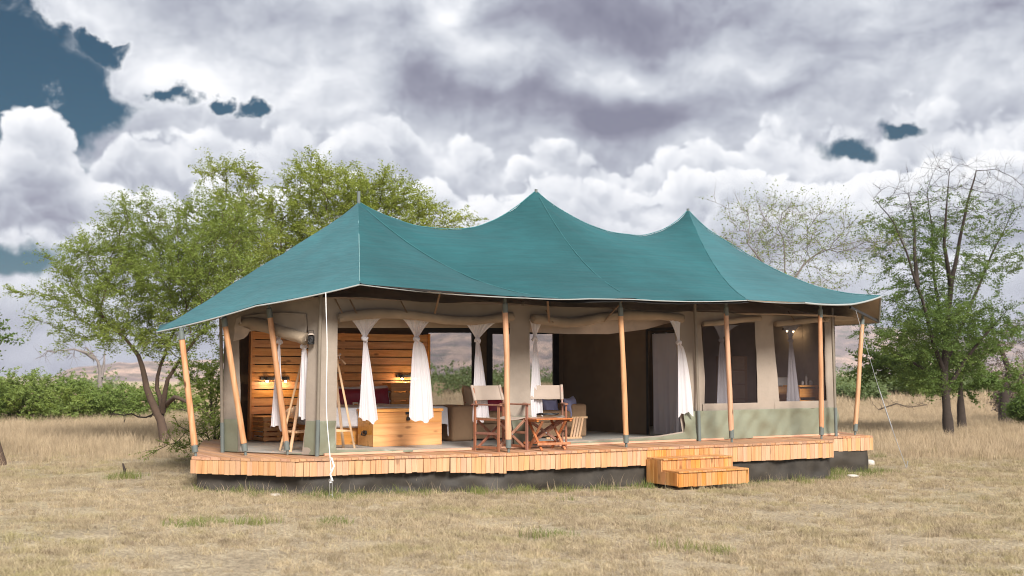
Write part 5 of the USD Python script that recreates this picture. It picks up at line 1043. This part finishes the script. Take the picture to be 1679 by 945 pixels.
# fallen branches
def branch(label, pts, depth, seed, r=.05, blobs=None, n=60):
    rng = np.random.default_rng(seed); P = np.array([at_y(x, y, depth + (q[0] if q else 0)) for x, y, *q in pts]); d = np.concatenate([[0], np.cumsum(np.linalg.norm(np.diff(P, axis=0), axis=1))]); t = np.linspace(0, d[-1], 14)
    Q = np.stack([np.interp(t, d, P[:, k]) for k in range(3)], -1); att = blob_cloud(rng, blobs, n, depth, .8); nodes, par = colonize(rng, [Q], att, .16, .2, 3); ms, rr, _ = limbs(nodes, par, .007, 2.2, r); b = Q[0].copy(); b[2] = float(gz(b[0], b[1]))
    t_ = thing('fallen_branch', label, 'branch', b); part('limb', cat_(ms), M['bark_dark'], t_, True)
branch('fallen dead branches in the grass behind the left acacia trunk', [(268, 668), (300, 672), (340, 690), (352, 712)], 24.5, 5, .05, [(320, 680, 40, 14, 1), (225, 682, 26, 8, .7), (340, 700, 20, 14, 1)])
branch('dark fallen log and branches behind the far guy rope on the right', [(1440, 672), (1470, 662), (1490, 668), (1520, 664)], 46.0, 6, .12, [(1465, 662, 26, 9, 1), (1498, 664, 20, 10, 1), (1510, 655, 12, 8, .6)], 80)
# ---------------------------------------------------------------- bushes
def bush(label, px, py_base, w, h, depth, seed, leaf='leaf_bush', dens=1.0, group='green bushes along the far edge of the grass', lobes=13, ls=(.06, .12), bark='bark_dark'):
    rng = np.random.default_rng(seed); s = FOCAL / depth; b = at_y(px, py_base, depth); b[2] = float(gz(b[0], b[1])); W, H = w / s / 2, h / s * .74
    t_ = thing('bush', label, 'bush', b, 0.0, group)
    C = np.stack([rng.uniform(-.75, .75, lobes), rng.uniform(-.6, .6, lobes), rng.uniform(.40, .92, lobes)], -1) * [W, W, H]; C[0] = [0, 0, H * .8]; R = rng.uniform(.16, .38, lobes) * min(W, H); R2 = np.maximum(R, .25)
    ms = []
    for c in C:
        k = np.linspace(0, 1, 7)[:, None]; P = b + np.array([0, 0, -.1]) + (c * [.25, .25, 0] + rng.normal(size=3) * [.1, .1, 0]) * (1 - k) * .5 + c * k; P[:, :2] += (rng.normal(size=(7, 2)) * .05 * W); ms.append(tube(P, np.linspace(.05, .012, 7) * (H / 2.2), 5, False))
    part('stem', cat_(ms), M[bark], t_, True)
    n = int(330 * dens); V = []
    for c, r in zip(C, R2):
        q = rng.normal(size=(n, 3)); q /= np.linalg.norm(q, axis=1, keepdims=True); q *= rng.uniform(.25, 1, (n, 1)) ** .5 * (.75 + .5 * meshkit.noise(q * 2.5 + seed)[:, None]); V.append(b + c + q * [r * 1.5, r * 1.5, r * .85])
    A = np.vstack(V); A = A[A[:, 2] > b[2] + (.12 + .2 * rng.uniform(size=len(A))) * H]; D = rng.normal(size=A.shape) * .5 + [0, 0, .6]; D /= np.linalg.norm(D, axis=1, keepdims=True)
    part('leaves', sprays(rng, A, D, 5, np.full(len(A), .32), *ls, flat=.8), M[leaf], t_)
def shrub(label, seed, base, crown, depth, leaf, n, bark='bark_dark', nl=22, ls=(.035, .085), step=.2):
    return tree('bush', label, seed, [[base, ((base[0] + crown[0][0]) / 2, base[1] - 14), (crown[0][0], crown[0][1] + crown[0][3] * .3)], [(base[0], base[1] - 3), (base[0] + crown[0][2] * .5, crown[0][1] + crown[0][3] * .5)], [(base[0], base[1] - 3), (base[0] - crown[0][2] * .5, crown[0][1] + crown[0][3] * .5)]], [(*c, 1) for c in crown], depth, n, leaf, bark, nl, ls, .006, .045, step, .9, .36, group='green bushes on the left', kill=.26, cat='bush', parts=('stem', 'leaves'), twigs=4)
SB = [((30, 702), [(28, 648, 40, 22), (5, 660, 40, 24), (70, 660, 30, 18), (40, 630, 40, 10)], 33.5, 'leaf_bush', 'broad umbrella-shaped green bush at the far left, on dark stems'), ((86, 699), [(84, 668, 24, 18), (70, 680, 20, 10)], 34, 'leaf_bush2', 'low rounded yellowish bush right of the far-left broad one'), ((120, 699), [(116, 652, 22, 26), (122, 672, 26, 18)], 35, 'leaf_bush', 'taller pointed green bush left of the dead tree'), ((150, 698), [(148, 674, 26, 14)], 36, 'leaf_bush2', 'low yellowish bush in front of the dead tree'),
      ((182, 699), [(182, 660, 28, 22), (196, 676, 24, 14)], 35, 'leaf_bush', 'dark-footed green bush right of the dead tree'), ((222, 698), [(218, 662, 26, 22), (226, 680, 24, 12)], 36.5, 'leaf_bush', 'green bush just left of the acacia trunk'), ((286, 694), [(286, 650, 26, 20), (300, 668, 22, 18)], 39, 'leaf_bush', 'green bush right of the acacia trunk'), ((344, 706), [(345, 625, 28, 28), (338, 655, 34, 26), (352, 680, 24, 22)], 30, 'leaf_bush2', 'tall airy green bush beside the left end of the tent'), ((350, 748), [(352, 700, 22, 18), (345, 722, 20, 12), (358, 680, 14, 12)], 18.9, 'leaf_bush2', 'bright yellow-green shrub against the left end of the deck'), ((-30, 702), [(-30, 650, 40, 24)], 34, 'leaf_bush', 'bush at the left picture edge beneath the leaf tips')]
for i, (b_, cr, d_, lf, lab) in enumerate(SB): shrub(lab, 140 + i, b_, cr, d_, lf, (420 if d_ > 31 else 130 if d_ > 20 else 90), ls=(.035, .085) if d_ > 20 else (.014, .06))
LB = [
      (1392, 668, 40, 22, 58, 'leaf_far', 'small far bush right of the last log post'), (1420, 668, 56, 30, 56, 'leaf_far', 'far bush behind the guy rope'), (1470, 664, 70, 34, 62, 'leaf_far', 'far bush under the left boughs of the thorn tree'), (1530, 664, 70, 44, 60, 'leaf_bush', 'greener far bush left of the thorn tree trunk'), (1610, 662, 50, 34, 66, 'leaf_far', 'far bush between the two right-hand trunks'), (1585, 662, 60, 26, 72, 'leaf_far', 'grey-green far bush right of the thorn tree trunk'), (1668, 672, 60, 60, 42, 'twig_bush', 'tangled brown leafless bush at the right picture edge'), (1700, 690, 60, 70, 36, 'leaf_dark', 'dark bush cut by the right picture edge')]
for i, (x, y, w, h, d, lf, lab) in enumerate(LB): bush(lab, x, y, w, h, d, 100 + i, lf, 1.0 if d < 45 else .6, group='green bushes on the left' if x < 380 else 'bushes on the right', ls=(.03, .08) if d < 30 else (.04, .10) if d < 50 else (.07, .14))
# far scrub as one mass
def scrub():
    rng = np.random.default_rng(77); A = []
    for _ in range(430):
        x = rng.uniform(-150, 1850); d = rng.uniform(62, 230); s = FOCAL / d; p = at_y(x, 640, d); p[2] = float(gz(p[0], p[1])); r = rng.uniform(.8, 2.2)
        if 380 < x < 640 or (x < 400 and (rng.uniform() < .8 or d < 75)): continue
        r *= .8 if x < 400 else 1
        q = rng.normal(size=(150, 3)); q /= np.linalg.norm(q, axis=1, keepdims=True); q *= rng.uniform(.4, 1, (150, 1)); q[:, 2] = np.abs(q[:, 2]); A.append(p + q * [r * 1.5, r * 1.5, r * .75] + [0, 0, .2])
    A = np.vstack(A); D = rng.normal(size=A.shape) + [0, 0, .4]; D /= np.linalg.norm(D, axis=1, keepdims=True)
    m = part('distant_scrub', sprays(rng, A, D, 6, np.full(len(A), .8), .13, .24, flat=.8), M['leaf_far'], kind='stuff', label='far band of grey-green scrub below the hills', cat='scrub')
scrub()
# ---------------------------------------------------------------- small things on the ground
def stone(px, py, r, label, seed, name='stone', mat='stone', sq=.7):
    p = ground_at(px, py); m = trimesh.creation.icosphere(2, r); v = np.array(m.vertices); v *= (.75 + .5 * meshkit.fbm(v / r * 1.3 + seed, 2, seed))[:, None]; v[:, 2] *= sq; t_ = thing(name, label, 'stone' if name == 'stone' else 'litter', p); part('body', (v + p + [0, 0, r * .35], np.array(m.faces)), M[mat], t_, True)
stone(860, 800, .045, 'white stone of a pair in front of the deck skirt, left one', 1); stone(868, 798, .05, 'white stone of a pair in front of the deck skirt, right one', 2); stone(757, 799, .055, 'grey stone at the foot of the skirt below the bed', 3); stone(452, 815, .07, 'flat pale stone in the grass left of the white guy rope', 4, sq=.3); stone(830, 799, .06, 'flat pale slab at the foot of the skirt below the first log post', 5, sq=.35); stone(1398, 784, .09, 'flat white stone in the green grass right of the steps', 6, sq=.3); stone(1426, 763, .10, 'pale block under the right end of the deck', 7, sq=.7); stone(1627, 691, .16, 'white scrap lying in the tall grass on the far right', 8, 'scrap', 'white_plate', .5)
p = ground_at(203, 783); wd = thing('stump', 'thin dark stump in a tuft of green left of the deck', 'stump', p); part('stem', tube([p - [0, 0, .05], p + [.01, 0, .1], p + [-.02, 0, .2]], [.03, .022, .010], 8), M['bark_dark'], wd, True); part('splinter', tube([p + [.0, 0, .08], p + [.03, .01, .13]], [.012, .004], 6), M['bark_dark'], wd)
p = ground_at(955, 790); dw = thing('dry_weed', 'dry bent weed stalk in front of the skirt left of the steps', 'weed', p)
for k, q in enumerate(([[0, 0, 0], [.0, 0, .12], [-.05, -.02, .2], [-.1, -.03, .21]], [[0, 0, 0], [.03, 0, .1], [.07, -.02, .02]], [[.01, 0, .11], [.03, 0, .18], [.02, 0, .23]])): part('stalk', tube(p + np.array(q), .006, 6), M['paper'], dw, True)
# ---------------------------------------------------------------- grass
def tuft(rng, n, rad, h0, h1, w, lean, segs=2):
    V, F = [], []
    for _ in range(n):
        a, r = rng.uniform(0, 2 * np.pi), rad * np.sqrt(rng.uniform()); x, y = r * np.cos(a), r * np.sin(a); h = rng.uniform(h0, h1); b = rng.uniform(0, 2 * np.pi); ln = rng.uniform(.1, lean) * h; ww = w * rng.uniform(.6, 1.3); c = rng.uniform(0, 2 * np.pi); s = np.array([np.cos(c), np.sin(c), 0]) * ww / 2; k = len(V); d = np.array([np.cos(b), np.sin(b), 0])
        for i in range(segs):
            t = i / segs; p = np.array([x, y, h * t * (1 - .15 * t)]) + d * ln * t * t; V += [p - s * (1 - t * .6), p + s * (1 - t * .6)]
        V.append(np.array([x, y, h * .85]) + d * ln)
        for i in range(segs - 1): F += [(k + 2 * i, k + 2 * i + 1, k + 2 * i + 3), (k + 2 * i, k + 2 * i + 3, k + 2 * i + 2)]
        F.append((k + 2 * segs - 2, k + 2 * segs - 1, k + 2 * segs))
    return np.array(V), np.array(F)
def meadow(name, label, mat, protos, P, size, seed):
    rng = np.random.default_rng(seed); pi = UsdGeom.PointInstancer.Define(stage, '/World/' + name)
    for i, m in enumerate(protos):
        usdkit.mesh(stage, f'/World/{name}/prototypes/tuft_{i:03d}', m, M[mat]); pi.CreatePrototypesRel().AddTarget(f'/World/{name}/prototypes/tuft_{i:03d}')
    n = len(P); pi.CreatePositionsAttr(Vt.Vec3fArray.FromNumpy(P.astype(np.float32))); pi.CreateProtoIndicesAttr(Vt.IntArray.FromNumpy(rng.integers(0, len(protos), n).astype(np.int32)))
    a = rng.uniform(0, np.pi, n); q = np.zeros((n, 4), np.float32); q[:, 2] = np.sin(a); q[:, 3] = np.cos(a)
    pi.CreateOrientationsAttr(Vt.QuathArray([Gf.Quath(float(np.cos(t)), 0, 0, float(np.sin(t))) for t in a])); pi.CreateScalesAttr(Vt.Vec3fArray.FromNumpy((size[:, None] * np.stack([np.ones(n), np.ones(n), rng.uniform(.7, 1.3, n)], -1)).astype(np.float32)))
    tag(pi.GetPrim(), label, 'grass', None, 'stuff')
def scatter(rng, n, r0, r1, ang=27.5):
    th = np.radians(rng.uniform(-ang, ang, n)); r = np.sqrt(rng.uniform(r0 ** 2, r1 ** 2, n)); return np.stack([r * np.sin(th), r * np.cos(th)], -1)
_keep_out = Polygon([inset(p_, .10)[:2] for p_ in (eL, eK, eM, eN, eR, eR1, eR2, T(10.7, 1.2), T(10.4, 4.5), T(-.1, 4.5))]); _steps_out = Polygon([stp(0.02, -.2, 0)[:2], stp(1.29, -.2, 0)[:2], stp(1.29, .68, 0)[:2], stp(.02, .68, 0)[:2]])
def clear(xy): return xy[~shapely.contains_xy(_keep_out, xy[:, 0], xy[:, 1]) & ~shapely.contains_xy(_steps_out, xy[:, 0], xy[:, 1])]
def lift(xy): return np.column_stack([xy, gz(xy[:, 0], xy[:, 1]) - .004])
rng = np.random.default_rng(21)
short = [tuft(rng, 40, .13, .015, .055, .005, 2.2) for _ in range(5)] + [tuft(rng, 44, .055, .02, .062, .005, 1.4) for _ in range(5)]
xy = clear(scatter(rng, 44000, 8.4, 27)); dn_ = meshkit.fbm(np.column_stack([xy * 1.3, xy[:, :1] * 0]), 3, 6); xy = xy[rng.uniform(size=len(xy)) < np.clip(2.6 * (dn_ - .30), .10, 1)]
meadow('short_grass', 'short dry trampled grass in front of the tent', 'grass', short, lift(xy), rng.uniform(.6, 1.5, len(xy)), 1)
tall = [tuft(rng, 44, .26, .16, .44, .006, .6, 3) for _ in range(8)]
xy = clear(scatter(rng, 46000, 17.0, 62, 28)); r = np.hypot(*xy.T); nz = meshkit.fbm(np.column_stack([xy * .25, xy[:, :1] * 0]), 3, 16)
u_, v_ = tent(np.column_stack([xy, xy[:, :1] * 0])).T; edge = np.where(xy[:, 0] < 0, 19.6, 23.5) + (nz - .5) * 8.0
xy = xy[(r > edge) & (rng.uniform(size=len(xy)) < np.clip((r - edge) / 7.0, .03, 1)) & ~((u_ > -.6) & (u_ < 11.2) & (v_ > -2.4) & (v_ < 4.6))]; r = np.hypot(*xy.T)
meadow('tall_grass', 'tall straw-coloured savanna grass beside and behind the tent', 'grass_tall', tall, lift(xy), rng.uniform(.55, 1.05, len(xy)) * np.clip(.55 + (r - 17) / 14, .55, 1.0), 2)
far = [tuft(rng, 40, .9, .25, .55, .03, .5, 2) for _ in range(5)]
xy = scatter(rng, 16000, 55, 170, 28); meadow('far_grass', 'pale grass plain stretching to the far scrub', 'grass_tall', far, lift(xy), rng.uniform(.8, 1.3, len(xy)), 3)
green = [tuft(rng, 40, .16, .05, .17, .007, .8, 2) for _ in range(5)]
line = []
for p_, q_ in zip((eL, eK, eM, eN, eR, eR1), (eK, eM, eN, eR, eR1, eR2)):
    L_ = np.linalg.norm(q_ - p_); k_ = rng.uniform(0, 1, int(L_ * 16))[:, None]; o_ = nrm(np.array([(q_ - p_)[1], -(q_ - p_)[0], 0])); line.append((p_ + (q_ - p_) * k_ + o_ * rng.exponential(.16, (len(k_), 1)) + o_ * .02)[:, :2])
gp_ = [ground_at(x, y)[:2] for x, y in ((205, 784), (226, 784), (195, 786), (365, 858), (414, 862), (541, 860), (1300, 785), (1345, 780), (1385, 778), (1420, 777), (1250, 790), (1460, 776), (1520, 744), (1440, 752), (905, 880), (1150, 905), (320, 862))]
for c_ in gp_: line.append(c_ + rng.normal(size=(6, 2)) * [.12, .08])
xy = clear(np.vstack(line)); meadow('green_grass', 'greener tufts along the skirt and in patches of the lawn', 'grass_green', green, lift(xy), rng.uniform(.45, 1.05, len(xy)), 4)
stems = [tuft(rng, 9, .2, .12, .30, .005, .6, 3) for _ in range(4)]; xy = clear(np.vstack([line[k][::3] for k in range(6)] + [scatter(rng, 900, 9.5, 24)])); meadow('dry_stalks', 'single dry seed stalks standing above the short grass', 'grass_tall', stems, lift(xy), rng.uniform(.35, .9, len(xy)), 5)

# ---------------------------------------------------------------- haze
part('haze', haze_box, M['air'], kind='stuff', label='thin bluish haze over the plain', cat='haze')
